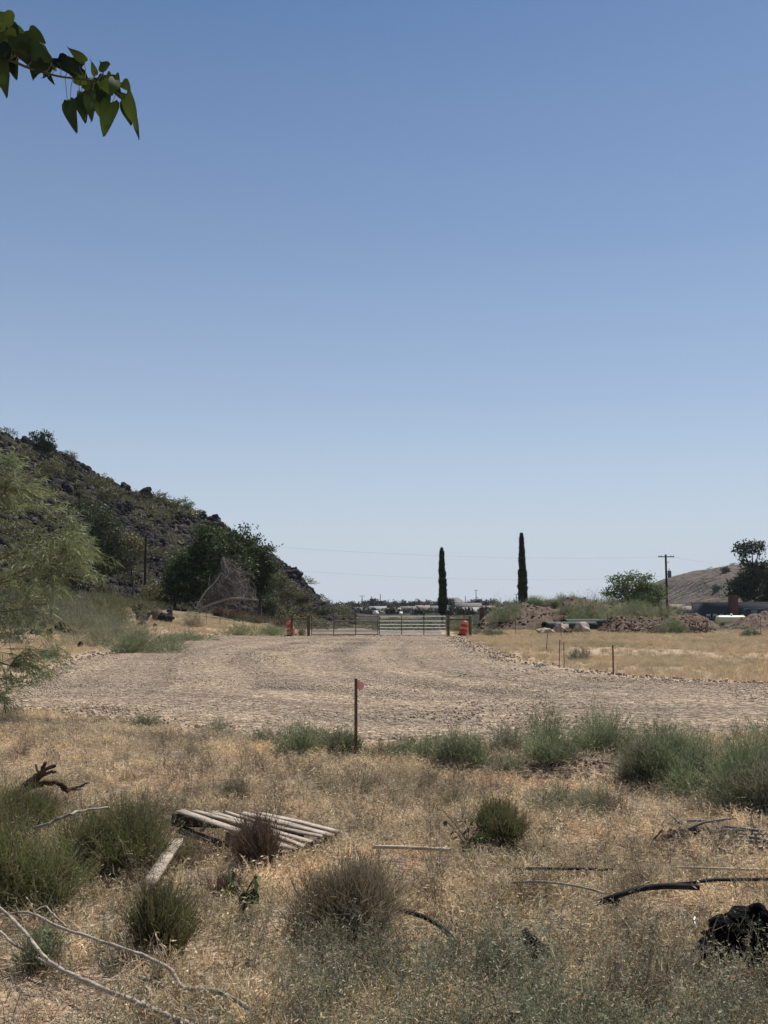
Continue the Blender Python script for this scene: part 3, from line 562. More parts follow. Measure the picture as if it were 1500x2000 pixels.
# foreground shrubs
for (nm, lb, box, n, mt, nl, wd) in [
    ('rabbitbrush', 'large upright olive green rabbitbrush left of the broken pallet', (128, 318, 1562, 1704), 3000, 'brush', 7000, .0045),
    ('rabbitbrush', 'sunlit bright green bush cut off by the left edge of the photo', (-150, 105, 1588, 1775), 2400, 'brushgreen', 11000, .004),
    ('rabbitbrush', 'dark green bush behind the bright green one, under the charred root', (0, 130, 1520, 1640), 1300, 'brush', 2000, .0045),
    ('rabbitbrush', 'large dry brown-topped rabbitbrush in the middle foreground', (560, 755, 1685, 1835), 2300, 'brushdry', 900, .0045),
    ('rabbitbrush', 'small olive rabbitbrush just above the curving white branch', (235, 378, 1735, 1866), 1500, 'brush', 900, .0045),
    ('rabbitbrush', 'round olive bush beside the dark-leaved sapling right of the long board', (938, 1042, 1560, 1652), 1500, 'brush', 1500, .005),
    ('brown_weed', 'small dark brown weed growing through the pallet slats', (448, 552, 1588, 1700), 1100, 'brownstem', 500, .004),
    ('brown_weed', 'faded brown weed between the plank and the pallet', (330, 400, 1630, 1700), 420, 'brushdry', 200, .004),
    ('grey_bush', 'small grey green bush among the fallen white branches', (52, 138, 1800, 1890), 520, 'sage', 1500, .004),
    ('brown_weed', 'dark brown weed left of the sapling with hanging leaves', (395, 460, 1700, 1760), 380, 'brownstem', 200, .004),
    ('dry_weed', 'dense dry grey brown weed at the foot of the large dry rabbitbrush', (600, 720, 1780, 1870), 420, 'greyweed', 1500, .0035),
    ('dry_weed', 'low greyish weed patch in front of the gravel, above the pallet', (405, 490, 1515, 1572), 350, 'greyweed', 900, .004),
    ('dry_weed', 'pale grey green weed below the dirt mound at right', (1130, 1240, 1530, 1598), 420, 'sage2', 900, .004),
    ('dry_weed', 'low dull weed below the dirt mound, left of the pale grey green one', (1040, 1130, 1530, 1590), 330, 'greyweed', 700, .004),
    ('dry_weed', 'small grey green weed above the round olive bush', (855, 910, 1540, 1582), 250, 'greyweed', 600, .004)]:
    p, ww, hh = bx(*box); broom(nm, lb, 'bush', p, ww, hh, n, M[mt], wd, nl)
for (lb, box, n, mt, sx) in [
    ('small grey green bush on the left gravel edge', (245, 312, 1395, 1428), 500, 'sage', 1),
    ('thin faint green bush on the gravel edge, second from the left', (392, 452, 1402, 1436), 240, 'sage2', 1),
    ('narrow pale green bush on the gravel edge left of the darkest green bush', (486, 538, 1412, 1462), 480, 'sage2', 1),
    ('dark green bush on the gravel edge just left of the flagged stake', (548, 640, 1412, 1472), 1500, 'sage', 1),
    ('dark green bush touching the flagged stake', (620, 702, 1420, 1478), 1300, 'sage', 1),
    ('low flat green bush right of the flagged stake', (728, 830, 1444, 1486), 900, 'sage', 1),
    ('rounded green bush left of the dirt mound', (836, 945, 1422, 1502), 1500, 'sage', 1),
    ('grey green bush standing directly left of the dirt mound top', (955, 1042, 1415, 1482), 1000, 'sage2', 1),
    ('small drab bush below the grey green bush at the mound', (950, 1010, 1468, 1520), 500, 'sage2', 1),
    ('tall green bush growing on top of the dirt mound', (1065, 1250, 1388, 1492), 3200, 'sage', .7),
    ('greyish bush filling the gap right of the mound', (1195, 1320, 1450, 1545), 2200, 'sage2', .8),
    ('wide green bush near the right edge of the photo', (1290, 1440, 1432, 1556), 3000, 'sage', .8),
    ('largest green bush, cut off by the right edge of the photo', (1370, 1600, 1412, 1570), 4200, 'sage', .8),
    ('soft green bush filling the band between the low flat one and the rounded one', (770, 880, 1440, 1492), 900, 'sage', .8),
    ('low green bush at the left foot of the tall bush on the mound', (1010, 1100, 1440, 1490), 900, 'sage', .8),
    ('tall green bush between the greyish bush and the wide one at right', (1240, 1350, 1430, 1535), 2200, 'sage', .8),
    ('grassy green bush in front of the largest one at the right edge', (1420, 1540, 1480, 1600), 1500, 'sage2', .8)]:
    p, ww, hh = bx(*box); thistle('thistle_bush', lb, 'bush', p, ww, hh, n, M[mt], 'green bushes along the gravel edge', wy=ww*sx, leaf=.034)
# bushes left of the lot, and along the far field edge
for (lb, box, n, mt) in [
    ('bright green low bush at the left edge of the gravel lot', (205, 320, 1228, 1276), 1500, 'sage'),
    ('grey green bush behind the bright green one at the lot edge', (150, 270, 1190, 1262), 1400, 'sage2'),
    ('large dull bush at the foot of the hill behind the willow', (95, 215, 1150, 1235), 1600, 'sage2'),
    ('brownish green bush below the hill, left of the utility pole', (170, 262, 1140, 1200), 1200, 'hillshrub'),
    ('flat green weed patch along the far left gravel edge', (318, 412, 1234, 1252), 900, 'sage'),
    ('small brown bush between the lava rocks and the fence', (345, 395, 1196, 1226), 500, 'brushdry'),
    ('small bush in front of the willow near the gravel', (82, 118, 1262, 1288), 350, 'sage'),
    ('green bush patch in front of the left fence posts', (440, 505, 1214, 1242), 700, 'sage'),
    ('green bush patch beside the left orange drum', (500, 565, 1216, 1242), 800, 'sage'),
    ('small grey bush between the two left gate posts', (578, 600, 1222, 1242), 300, 'sage2'),
    ('pale dry bush standing alone in the right field', (1118, 1158, 1266, 1290), 260, 'greyweed')]:
    p, ww, hh = bx(*box); thistle('scrub_bush', lb, 'bush', p, ww, hh, n, M[mt], 'bushes around the gravel lot', leaf=.08, fine=.008)
# ------------------------------------------------------------------ trees
def tree(name, label, cat, base, Y, lobes, lmat, ncl, lpc, leaf, cr=.35, group=None, tr=.15, bmat='bark', lw=.6, limbs=26, stem=None, up=.0):
    """lobes: (px, py, rx, rz, dy) in photo pixels at distance Y -> a lumpy crown of leaf clumps on real limbs"""
    e = empty(name, base, label, cat, group); b = Vector(base); k = S(Y); C = []; Lb = []
    wts = np.array([l[2]*l[3] for l in lobes], float); wts /= wts.sum()
    for l, wt in zip(lobes, wts):
        c = at(l[0], l[1], Y+l[4])-b; n = max(3, int(ncl*wt)); d = unit(RNG.normal(size=(n, 3))); r = RNG.uniform(.12, 1, n)**.42
        p = d*r[:, None]*np.array([l[2]*k, l[2]*k*.85, l[3]*k])+np.array(c); C.append(p); Lb.append(c)
    C = np.concatenate(C); C = C[C[:, 2] > .1]; n = len(C); leaf *= 1.25
    sc = RNG.uniform(.6, 1.35, n)*cr
    cc = np.repeat(C, lpc, 0)+RNG.normal(size=(n*lpc, 3))*np.repeat(sc, lpc)[:, None]*[.5, .5, .34]
    ax = RNG.normal(size=(n*lpc, 3))+[0, 0, up]; V, Fq = leaves(cc, ax, RNG.uniform(leaf*.7, leaf*1.5, n*lpc), leaf*lw)
    mk('crown', [(V, Fq, 0)], M[lmat], e)
    top = Vector(np.mean(C, 0)); bl = []; stem = stem or [(0, 0, -.2), (.04*top.z, 0, top.z*.35), tuple(top*.8)]
    bl += tb(spline(stem, 4), list(np.linspace(tr, tr*.35, 4*(len(stem)-1)+1)), 0, 8)
    st = spline(stem, 8)
    for c in Lb:
        s0 = st[int(len(st)*.45)]; m = (s0+c)/2+Vector((0, 0, .1*c.z)); bl += tb(spline([s0, m, c], 4), list(np.linspace(tr*.5, tr*.12, 9)), 0, 6)
    for i in range(limbs):
        q = Vector(C[RNG.integers(0, n)]); c = min(Lb, key=lambda z: (z-q).length); bl += tb([c*.9+Vector((0, 0, 0)), (c+q)/2+Vector((0, 0, .05)), q], [tr*.16, tr*.1, tr*.04], 0, 5)
    mk('trunk', bl, M[bmat], e); return e
def gb(px, Y, dz=0):                  # ground point under a photo column at a distance
    x = (px-750)/2009*Y; u = px
    z = float(H(np.array([x]), np.array([Y]))[0])
    return Vector((x, Y, z+dz))
def gh(px, Y, dz=0):
    x = (px-750)/2009*Y; z = max(float(HH(np.array([x]), np.array([Y]))[0]), float(H(np.array([x]), np.array([Y]))[0])); return Vector((x, Y, z+dz))
tree('cottonwood_tree', 'large dark green tree at the foot of the hill, behind the dead tree', 'tree', gh(430, 98), 98, [(420, 1070, 48, 42, 0), (385, 1095, 42, 42, 1), (455, 1105, 45, 50, -1), (360, 1130, 38, 45, 0), (410, 1140, 45, 35, -2), (470, 1060, 22, 22, 0), (478, 1036, 9, 8, 0), (400, 1040, 22, 16, 0)], 'treeleaf', 420, 30, .22, .75, 'trees at the foot of the hill', .25)
tree('cottonwood_tree', 'smaller dark green tree on the right of the tree group below the hill', 'tree', gh(505, 100), 100, [(505, 1085, 30, 20, 0), (522, 1110, 20, 18, 0), (495, 1120, 28, 30, 0), (515, 1140, 20, 22, 0), (500, 1055, 14, 7, 0), (520, 1072, 18, 6, 0), (490, 1160, 20, 18, 0)], 'treeleaf', 200, 28, .2, .65, 'trees at the foot of the hill', .18)
tree('scrub_oak_tree', 'low dark tree left of the dead tree, behind the fence', 'tree', gh(340, 96), 96, [(345, 1130, 28, 30, 0), (332, 1160, 18, 24, 0), (355, 1105, 22, 24, 0), (365, 1160, 22, 20, -1)], 'treeleaf', 130, 26, .2, .6, 'trees at the foot of the hill', .16)
tree('olive_tree', 'brownish green tree on the hillside left of the utility pole', 'tree', gh(195, 104), 104, [(190, 1010, 32, 30, 0), (215, 1040, 34, 34, 0), (180, 1060, 30, 36, 0), (225, 1085, 30, 28, 0), (195, 1115, 34, 24, 0)], 'oliveleaf', 260, 28, .2, .7, 'trees at the foot of the hill', .18)
tree('olive_tree', 'round lighter tree beside the utility pole', 'tree', gh(255, 106), 106, [(250, 1055, 26, 18, 0), (262, 1075, 22, 20, 0), (245, 1100, 22, 16, 0)], 'hillshrub', 110, 26, .18, .6, 'trees at the foot of the hill', .12)
tree('juniper_tree', 'dark juniper alone on the skyline at the top of the hill', 'tree', gh(84, 157, -.8), 157, [(72, 862, 12, 16, 0), (90, 862, 16, 20, 0), (98, 874, 12, 10, 0), (66, 850, 6, 8, 0), (85, 846, 6, 7, 0), (84, 874, 20, 10, 0)], 'pineleaf', 110, 24, .22, .5, None, .16)
for i, (px, Y, py, rx, rz, lb) in enumerate([(358, 172, 984, 20, 14, 'spiky green bush on the hill skyline right of the round boulders'), (190, 158, 937, 30, 14, 'long green thicket on the hill skyline'), (100, 140, 905, 26, 16, 'dull green bush high on the left of the hill'), (120, 150, 925, 30, 16, 'wide bush under the skyline at the left'),
        (215, 128, 960, 28, 14, 'brownish bush on the upper middle slope'), (165, 120, 985, 24, 12, 'green bush above the brownish green tree'), (560, 140, 1150, 26, 20, 'yellowish green bush on the lower end of the hill'), (540, 138, 1130, 22, 16, 'upper yellowish green bush under the tall boulder at the hill end'), (590, 148, 1165, 18, 12, 'small bush near the end of the hill'),
        (520, 122, 1180, 20, 14, 'grey green bush at the foot of the hill behind the fence'), (300, 100, 1155, 22, 18, 'grey green bush behind the utility pole'), (620, 158, 1192, 24, 9, 'low bush where the hill meets the field'), (660, 175, 1192, 22, 8, 'low grey bush beyond the end of the hill'), (130, 92, 1115, 34, 22, 'dense grey green bush on the slope behind the willow'), (60, 90, 1080, 40, 30, 'large bush behind the willow crown'), (325, 165, 1002, 18, 10, 'dull bush under the skyline, left of the spiky green bush')]):
    tree('hill_bush', lb, 'bush', gh(px, Y), Y, [(px, py, rx, rz, 0), (px-rx*.6, py+rz*.45, rx*.6, rz*.8, 0), (px+rx*.6, py+rz*.45, rx*.55, rz*.8, 0), (px, py+rz*.8, rx*.9, rz*.7, 0)], ['hillshrub', 'oliveleaf'][i % 2] if i not in (0, 1, 6, 7) else 'mesquite' if i == 0 else 'hillshrub', 90, 26, .16, .42, 'bushes on the rocky hill', .06, limbs=6)
tree('mesquite_tree', 'feathery green mesquite tree behind the dirt piles, left of the power pole', 'tree', gb(1240, 112), 112, [(1240, 1150, 34, 20, 0), (1212, 1152, 26, 14, 0), (1270, 1156, 28, 18, 0), (1232, 1126, 16, 12, 0), (1204, 1133, 18, 8, 0), (1262, 1136, 16, 14, 0), (1238, 1172, 55, 18, 0), (1190, 1158, 14, 6, 0), (1285, 1165, 14, 16, 0)], 'mesquite', 330, 24, .17, .55, None, .14, limbs=40)
tree('aleppo_pine', 'tall dark pine with a separate tuft on top at the right edge', 'tree', gb(1478, 205), 205, [(1450, 1078, 13, 10, 0), (1468, 1068, 18, 9, 0), (1484, 1073, 12, 9, 0), (1446, 1066, 8, 5, 0), (1470, 1120, 26, 18, 0), (1500, 1115, 30, 20, 0), (1450, 1145, 26, 22, 0), (1485, 1155, 44, 34, 0), (1530, 1140, 34, 40, 0), (1432, 1150, 12, 16, 0), (1452, 1098, 12, 5, 0)], 'pineleaf', 430, 26, .42, 1.1, None, .4, limbs=40, stem=[(0, 0, -.2), (-.3, 0, 5), (-.7, 0, 9.5), (-1, 0, 12.2)])
def cypress(label, px, Y, pyt, pyb, wpx, pytr, trunkpy):
    b = gb(px, Y); b.z = at(px, trunkpy, Y).z; e = empty('cypress_tree', b, label, 'cypress tree', 'two columnar cypresses'); k = S(Y)
    zt = (trunkpy-pyt)*k; z0 = (trunkpy-pyb)*k; n = 15000; t = RNG.uniform(0, 1, n)**.85
    prof = np.interp(t, [0, .04, .12, .3, .55, .8, .93, 1], [.35, .8, 1, .95, .75, .5, .34, .06])*wpx*k*.5
    a = RNG.uniform(0, 6.283, n); rr = prof*(.70+.3*RNG.uniform(0, 1, n)+.55*(vnoise(t*38+px, a*1.6, 4)-.5))*(1+.05*np.sin(t*43+a*2))
    P = np.stack([np.cos(a)*rr+.05*np.sin(t*5), np.sin(a)*rr, z0+t*(zt-z0)], 1)
    V, Fq = leaves(P, np.stack([np.cos(a)*.25, np.sin(a)*.25, np.ones(n)], 1)+RNG.normal(size=(n, 3))*.18, RNG.uniform(.22, .5, n), .11)
    mk('crown', [(V, Fq, 0)]+[(np.stack([np.array(v)for v in x[0]]), x[1], 0) for x in tb([(0, 0, z0+.1), (0, 0, z0+(zt-z0)*.12), (0, 0, z0+(zt-z0)*.55), (0, 0, zt*.97)], [wpx*k*.15, wpx*k*.36, wpx*k*.26, .03], 0, 10)], M['cypress'], e)
    mk('trunk', tb([(0, 0, -1.5), (0, 0, z0+.6)], [.2, .16], 0, 8), M['bark'], e)
cypress('left, shorter of the two columnar cypresses, seen above the gate', 864, 150, 1074, 1203, 15, 0, 1216)
cypress('right, taller of the two columnar cypresses, rising behind the dirt pile', 1021, 150, 1045, 1200, 16, 0, 1212)
# dead tree below the hill: bleached leaning trunk and a haze of bare twigs
b = gh(385, 88); e = empty('dead_tree', b, 'bare grey fallen tree with bleached trunk in front of the dark green tree', 'dead tree'); k = S(88); bl = []; tw = []
def q(px, py, dy=0): return at(px, py, 88+dy)-b
mains = [[(383, 1190, 0), (392, 1172, 0), (402, 1155, -.5), (415, 1143, -.5), (432, 1120, 0)], [(390, 1186, 0), (402, 1170, .5), (425, 1156, 1), (455, 1143, 1), (485, 1130, 1.5)], [(395, 1188, -.5), (425, 1176, -1), (460, 1168, -1.5), (505, 1172, -2)], [(402, 1165, 0), (430, 1145, .5), (450, 1120, .5), (470, 1108, 0)], [(425, 1156, 1), (440, 1135, 1), (440, 1105, 1.5), (435, 1088, 2)]]
for m in mains: bl += tb(spline([q(*x) for x in m], 4), list(np.linspace(.13, .04, 4*(len(m)-1)+1)), 0, 6)
mk('trunk', bl, M['deadwood'], e)
pts = []
for m in mains: pts += spline([q(*x) for x in m], 6)[5:]
for _ in range(560):
    p = pts[RNG.integers(0, len(pts))]; tgt = q(RNG.triangular(400, 470, 535), 1190-abs(RNG.normal(0, 38)), RNG.uniform(-2.5, 3.5)); tgt = p+(tgt-p)*min(1, 2.4/max(.1, (tgt-p).length)); mid = (p+tgt)/2+Vector(RNG.normal(0, .3, 3))
    tw += tb(spline([p, mid, tgt], 3), [.02, .018, .016, .014, .011, .008, .005], 0, 3, False)
mk('twigs', tw, M['deadbrown'], e)
# reddish scrub under the dead tree
for i, (px, py, rx, lb) in enumerate([(455, 1192, 26, 'reddish brown dead scrub under the dead tree'), (500, 1196, 26, 'reddish brown dead scrub right of the dead tree'), (545, 1196, 20, 'brownish scrub left of the left gate posts'), (425, 1188, 18, 'rusty coloured scrub at the base of the dead tree')]):
    p = gh(px, 92); broom('dead_scrub', lb, 'bush', p, rx*2*S(92), 1.0, 420, M['brownstem'], .03)
# near desert willow on the left
wb = gr(-250, 1420); Yw = wb.y
e = empty('desert_willow', wb, 'feathery light green willow with long narrow leaves at the left edge', 'tree'); bl = []; 
edge_y = [860, 880, 905, 930, 960, 1000, 1050, 1080, 1105, 1135, 1160, 1200, 1250, 1290, 1315, 1345, 1385, 1400]; edge_x = [2, 25, 50, 72, 110, 150, 172, 190, 236, 205, 125, 105, 75, 132, 110, 60, 30, 20]
nodes = []
for tx, ty, dy in [(-60, 900, .3), (10, 960, -.4), (-20, 1040, .5), (60, 1060, -.2), (90, 1110, 0), (-40, 1130, .8), (40, 1190, .3), (-60, 1250, -.5), (20, 1300, -.2), (-150, 1000, 0), (-180, 900, 1), (-10, 1360, 0), (120, 1080, .2), (-200, 1150, -1), (0, 1000, .9), (-80, 1330, .3)]:
    p0 = Vector((0, 0, 0)); p3 = at(tx, ty, Yw+dy)-wb; p1 = Vector((RNG.normal(0, .1), RNG.normal(0, .1), .5+RNG.uniform(0, .4))); p2 = (p1+p3)/2+Vector((0, 0, .25)); sp = spline([p0, p1, p2, p3], 5)
    bl += tb(sp, list(np.linspace(.045, .009, len(sp))), 0, 6); nodes += sp[7:]
mk('trunk', bl, M['bark'], e)
tws = []; LV = []; LA = []
N_ = np.array([n_[:] for n_ in nodes])
for i in range(1250):
    if i < 230:
        py = RNG.uniform(870, 1390); px = np.interp(py, edge_y, edge_x)+RNG.normal(-8, 16)
    else:
        py = RNG.uniform(870, 1400); px = np.interp(py, edge_y, edge_x)-RNG.uniform(5, 330)
    if 1195 < py < 1275 and RNG.uniform() < .5: continue
    if py > 1160 and RNG.uniform() < .15: continue
    if fbm(np.array([px*.018]), np.array([py*.018]), 5, 2)[0] < .46 and RNG.uniform() < .85: continue
    tip = np.array(at(px, py, Yw+RNG.uniform(-1.1, 1.1))-wb); dd = np.linalg.norm(N_-tip, axis=1)+.3*(N_[:, 0] > tip[0]); s0 = N_[np.argmin(dd)] if RNG.uniform() < .7 else N_[np.argsort(dd)[RNG.integers(1, 8)]]
    v = tip-s0; Ln = np.linalg.norm(v)
    if Ln > 1.0: s0 = tip-v/Ln*1.0*RNG.uniform(.6, 1)
    mid = (s0+tip)/2+np.array([0, 0, .08]); sp = spline([s0, mid, tip], 4); tws += tb(sp, list(np.linspace(.0045, .0015, len(sp))), 0, 3, False)
    A = np.array([x[:] for x in sp]); seg = np.diff(A, axis=0); L_ = np.linalg.norm(seg, axis=1).sum(); nl = int(9+L_*38)
    f = RNG.uniform(.1, 1, nl)*(len(seg)); ii = f.astype(int).clip(0, len(seg)-1); P = A[ii]+seg[ii]*(f-ii)[:, None]; dirn = unit(seg[ii])
    LV.append(P); LA.append(dirn*.75+RNG.normal(size=(nl, 3))*.5+[0, 0, -.12])
P = np.concatenate(LV); A = np.concatenate(LA); n = len(P)
V, Fq, _a, _b = ribbons(P, A, RNG.uniform(.06, .15, n), RNG.uniform(.006, .011, n), 3, .22, .0)
V = V.reshape(n, 4, 2, 3); mid = V.mean(2, keepdims=True); V = mid+(V-mid)*np.array([.3, 1, .8, .1])[None, :, None, None]
mk('twigs', tws, M['twig'], e); mk('foliage', [(V.reshape(-1, 3), Fq, 0)], M['willow'], e)
# overhanging branch with heart shaped leaves, top left, on a tree standing left of the viewer
Yo = 2.6; tb0 = Vector((-3.1, 2.3, float(H(np.array([-3.1]), np.array([2.3]))[0])))
e = empty('mulberry_tree', tb0, 'overhanging leafy branch with heart shaped leaves against the sky, top left', 'tree')
def o(px, py, dy=0): return at(px, py, Yo+dy)-tb0
br = spline([Vector((0, 0, -.1)), Vector((.08, .05, 1.2)), Vector((.35, .1, 2.3)), Vector((.9, .2, 3.0)), o(-200, 20), o(-60, 90), o(20, 118), o(60, 134), o(110, 148), o(150, 154), o(190, 160), o(232, 184), o(262, 225)], 5)
rad = list(np.interp(np.linspace(0, 1, len(br)), [0, .2, .33, .45, 1], [.09, .07, .035, .0042, .001])); mk('trunk', tb(br, rad, 0, 8), nmat('green_twig', [(.04, .04, .02), (.07, .065, .035)], 20), e)
LF = [  # base px,py -> tip px,py, width px, depth shift
 (8, 22, 22, 60, 30, 0), (-5, 30, 8, 75, 30, .05), (20, 48, 38, 72, 22, .03), (55, 58, 92, 88, 26, 0), (30, 70, 55, 128, 34, -.03), (5, 90, 30, 150, 36, .04), (45, 75, 92, 118, 36, .02), (60, 92, 105, 125, 34, -.02), (0, 110, 15, 197, 30, 0), (-12, 105, 3, 175, 28, .05),
 (72, 112, 64, 158, 26, .02), (90, 120, 66, 150, 24, -.03), (95, 148, 108, 168, 8, 0), (112, 112, 145, 150, 30, .02), (168, 122, 131, 92, 18, 0), (162, 130, 133, 110, 14, .02), (120, 120, 165, 150, 26, -.02), (140, 130, 175, 172, 26, .03),
 (188, 148, 178, 118, 13, 0), (205, 140, 196, 122, 18, 0), (213, 130, 196, 121, 14, .02), (208, 145, 220, 170, 20, 0), (225, 145, 232, 178, 18, .01), (238, 160, 256, 180, 22, 0), (135, 196, 152, 265, 30, 0), (131, 195, 136, 232, 14, .03), (160, 178, 166, 238, 22, .02), (178, 176, 180, 242, 28, -.02), (195, 172, 205, 215, 24, .02),
 (185, 160, 200, 205, 28, .04), (218, 198, 202, 272, 36, 0), (210, 165, 215, 205, 24, .03), (245, 195, 258, 250, 24, .02), (246, 180, 272, 262, 26, -.01), (262, 218, 273, 277, 14, -.01), (150, 148, 172, 168, 26, .0), (200, 158, 222, 190, 24, -.03), (165, 158, 190, 190, 26, .02), (25, 62, 60, 80, 30, .05), (70, 95, 100, 112, 28, .05), (50, 100, 82, 140, 30, .06), (85, 108, 112, 140, 26, .06), (0, 60, 14, 100, 34, .08), (15, 100, 34, 160, 30, .08), (128, 118, 150, 148, 26, .06), (150, 140, 175, 160, 22, .05), (175, 160, 195, 200, 26, .06), (190, 150, 210, 185, 26, .05), (215, 160, 238, 196, 24, .05), (225, 155, 214, 190, 22, -.04), (158, 190, 168, 245, 26, .05), (182, 185, 196, 232, 26, .05), (-10, 40, 10, 62, 30, .06), (100, 128, 84, 154, 24, .05), (20, 85, 2, 120, 30, 0), (40, 100, 58, 128, 26, .02), (10, 60, 30, 95, 34, 0), (30, 110, 10, 140, 24, .03)]
bV = []; bF = []; pet = []
for i, (bx_, by_, tx, ty, wp, dy) in enumerate(LF):
    B = np.array(o(bx_, by_, dy)); T = np.array(o(tx, ty, dy+RNG.uniform(-.025, .025))); ax = T-B; L_ = np.linalg.norm(ax); ax /= L_; sd_v = np.cross(ax, [0, 1, 0]); sd_v /= np.linalg.norm(sd_v); nn = np.cross(ax, sd_v); ro = RNG.normal(0, .35); sd2 = sd_v*math.cos(ro)+nn*math.sin(ro); nn2 = np.cross(ax, sd2); wv = wp*S(Yo)*1.12
    tt = [0, -.03, .06, .2, .35, .5, .65, .8, .92, 1.]; ww = [0, .55, .9, 1, .95, .8, .58, .34, .12, 0]
    o0 = sum(len(v) for v in bV); vv = []
    for j in range(1, 9):
        ct = B+ax*L_*max(tt[j], 0.03)+nn2*L_*.10*math.sin(tt[j]*3); jag = 1+.05*math.sin(j*5+i)
        eL = B+ax*L_*tt[j]+sd2*wv*.5*ww[j]*jag+nn2*wv*.16*ww[j]; eR = B+ax*L_*tt[j]-sd2*wv*.5*ww[j]*jag+nn2*wv*.2*ww[j]; vv += [eL, ct, eR]
    vv += [T+nn2*.01]; bV.append(np.array(vv))
    for j in range(7):
        for s_ in (0, 1): bF.append((o0+j*3+s_, o0+j*3+s_+1, o0+j*3+s_+4, o0+j*3+s_+3))
    bF += [(o0+21, o0+22, o0+24, o0+24), (o0+22, o0+23, o0+24, o0+24)]
    nb = min(br[15:], key=lambda z: (z-Vector(B)).length); pet += tb([nb, (nb+Vector(B))/2+Vector((0, 0, .006)), Vector(B)+Vector(ax*.01)], [.0012, .001, .001], 0, 4, False)
qf, tf = fixq(bF); VV = np.concatenate(bV); me_ = bpy.data.meshes.new('leaves'); me_.from_pydata(VV.tolist(), [], [list(map(int, f)) for f in qf]+[list(map(int, f)) for f in tf]); me_.polygons.foreach_set('use_smooth', np.ones(len(me_.polygons), bool)); me_.materials.append(M['mulberry']); ob_ = bpy.data.objects.new('leaves', me_); COL.objects.link(ob_); ob_.parent = e
mk('twigs', pet, M['twig'], e)
# ------------------------------------------------------------------ gate, posts, drums
ORD = ['first', 'second', 'third', 'fourth', 'fifth', 'sixth', 'seventh', 'eighth', 'ninth', 'tenth', 'eleventh', 'twelfth', 'thirteenth', 'fourteenth', 'fifteenth', 'sixteenth', 'seventeenth', 'eighteenth', 'nineteenth', 'twentieth']
YG = 65.
def gate(px0, px1, label, mat, seed):
    b = gb((px0+px1)/2, YG, .06); e = empty('farm_gate', b, label, 'gate', 'pair of farm gates'); w_ = (px1-px0)*S(YG); h_ = 1.2; hw = w_/2
    zs = [0.06, .28, .48, .68, .90, h_]
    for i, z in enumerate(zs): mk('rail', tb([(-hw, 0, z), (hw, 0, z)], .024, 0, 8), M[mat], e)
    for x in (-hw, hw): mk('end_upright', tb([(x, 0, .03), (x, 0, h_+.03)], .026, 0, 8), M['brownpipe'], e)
    for i in (1, 2): mk('upright', boxb((-hw+w_*i/3, -.03, h_/2+.03), (.055, .03, h_), 0, ch=.004), M['brownpipe'], e)
    mk('latch', boxb((-hw if seed else hw, -.04, .75), (.05, .05, .16), 0, ch=.006), M['rust'], e)
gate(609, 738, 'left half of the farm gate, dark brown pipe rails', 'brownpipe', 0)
gate(741, 871, 'right half of the farm gate, pale sunlit pipe rails', 'sunlitpipe', 1)
def brace(pa, pb, label, ht):
    b = gb((pa+pb)/2, YG); e = empty('gate_brace', b, label, 'gate post', 'wooden braces beside the gate'); hw = (pb-pa)/2*S(YG)
    for s_ in (-1, 1): mk('post', tb([(s_*hw, 0, -.3), (s_*hw, 0, ht*.5), (s_*hw+.01, 0, ht)], [.095, .09, .085], 0, 12), M['post'], e)
    mk('rail', tb([(-hw, 0, ht-.2), (hw, 0, ht-.2)], .06, 0, 10), M['post'], e)
brace(570, 603, 'pair of wooden posts joined by a rail, left of the gate', 1.3)
brace(875.5, 918, 'pair of wooden posts joined by a rail, right of the gate', 1.3)
def drum(px, dY, label, tilt, dark):
    b = gb(px, YG+dY, .02); e = empty('traffic_drum', b, label, 'traffic drum', 'orange traffic drums'); e.rotation_euler = tilt
    mk('base', lathe([(0, 0), (.36, 0), (.37, .05), (.30, .09), (0, .09)], 24), M['rubber'], e)
    prof = [(.285, .08), (.275, .24), (.26, .26), (.26, .40), (.245, .42), (.245, .56), (.23, .58), (.23, .72), (.215, .74), (.21, .88), (.16, .95), (0, .96)]
    mk('body', lathe(prof, 28), M['orange'], e, smooth=False)
    for z0, r, m_ in ((.275, .264, 'redband'), (.435, .249, 'band'), (.595, .234, 'redband'), (.755, .219, 'band')):
        mk('stripe', lathe([(r, z0), (r+.001, z0+.11)], 28), M[m_], e)
    mk('handle', tb(spline([(-.08, 0, .95), (-.06, 0, 1.03), (.06, 0, 1.03), (.08, 0, .95)], 3), .016, 0, 6), M['orange'], e)
drum(904, 1.2, 'orange drum leaning between the two right gate posts', (R(-2), R(9), R(20)), 0)
drum(569.5, 1.0, 'orange drum half hidden behind the outer left gate post', (R(3), R(-7), R(-30)), 1)
def tpost(px, pyt, pyb, label, Y=None, group='steel fence posts', lean=0, mat='rust', flag=None, wd=.035):
    b = gr(px, pyb) if Y is None else gb(px, Y); k = S(b.y); ht = (pyb-pyt)*k
    e = empty('fence_post', b, label, 'fence post', group); e.rotation_euler = (0, R(lean), RNG.uniform(-.4, .4))
    bl = boxb((0, 0, ht/2-.1), (wd, .007, ht+.2), 0, ch=.002)+boxb((0, -wd*.5-.003, ht/2-.1), (.007, wd, ht+.2), 0, ch=.002)
    mk('post_shaft', bl, M[mat], e)
    mk('anchor_plate', boxb((0, .012, .03), (wd*2.4, .006, .12), 0, ch=.001), M[mat], e)
    return e
for i, px in enumerate([404, 430, 457, 475, 498, 526, 549]): tpost(px, 1204, 1234, ORD[i]+' steel post from the left in the fence left of the gate', Y=73, group='fence posts left of the gate', lean=RNG.normal(0, 1.5))
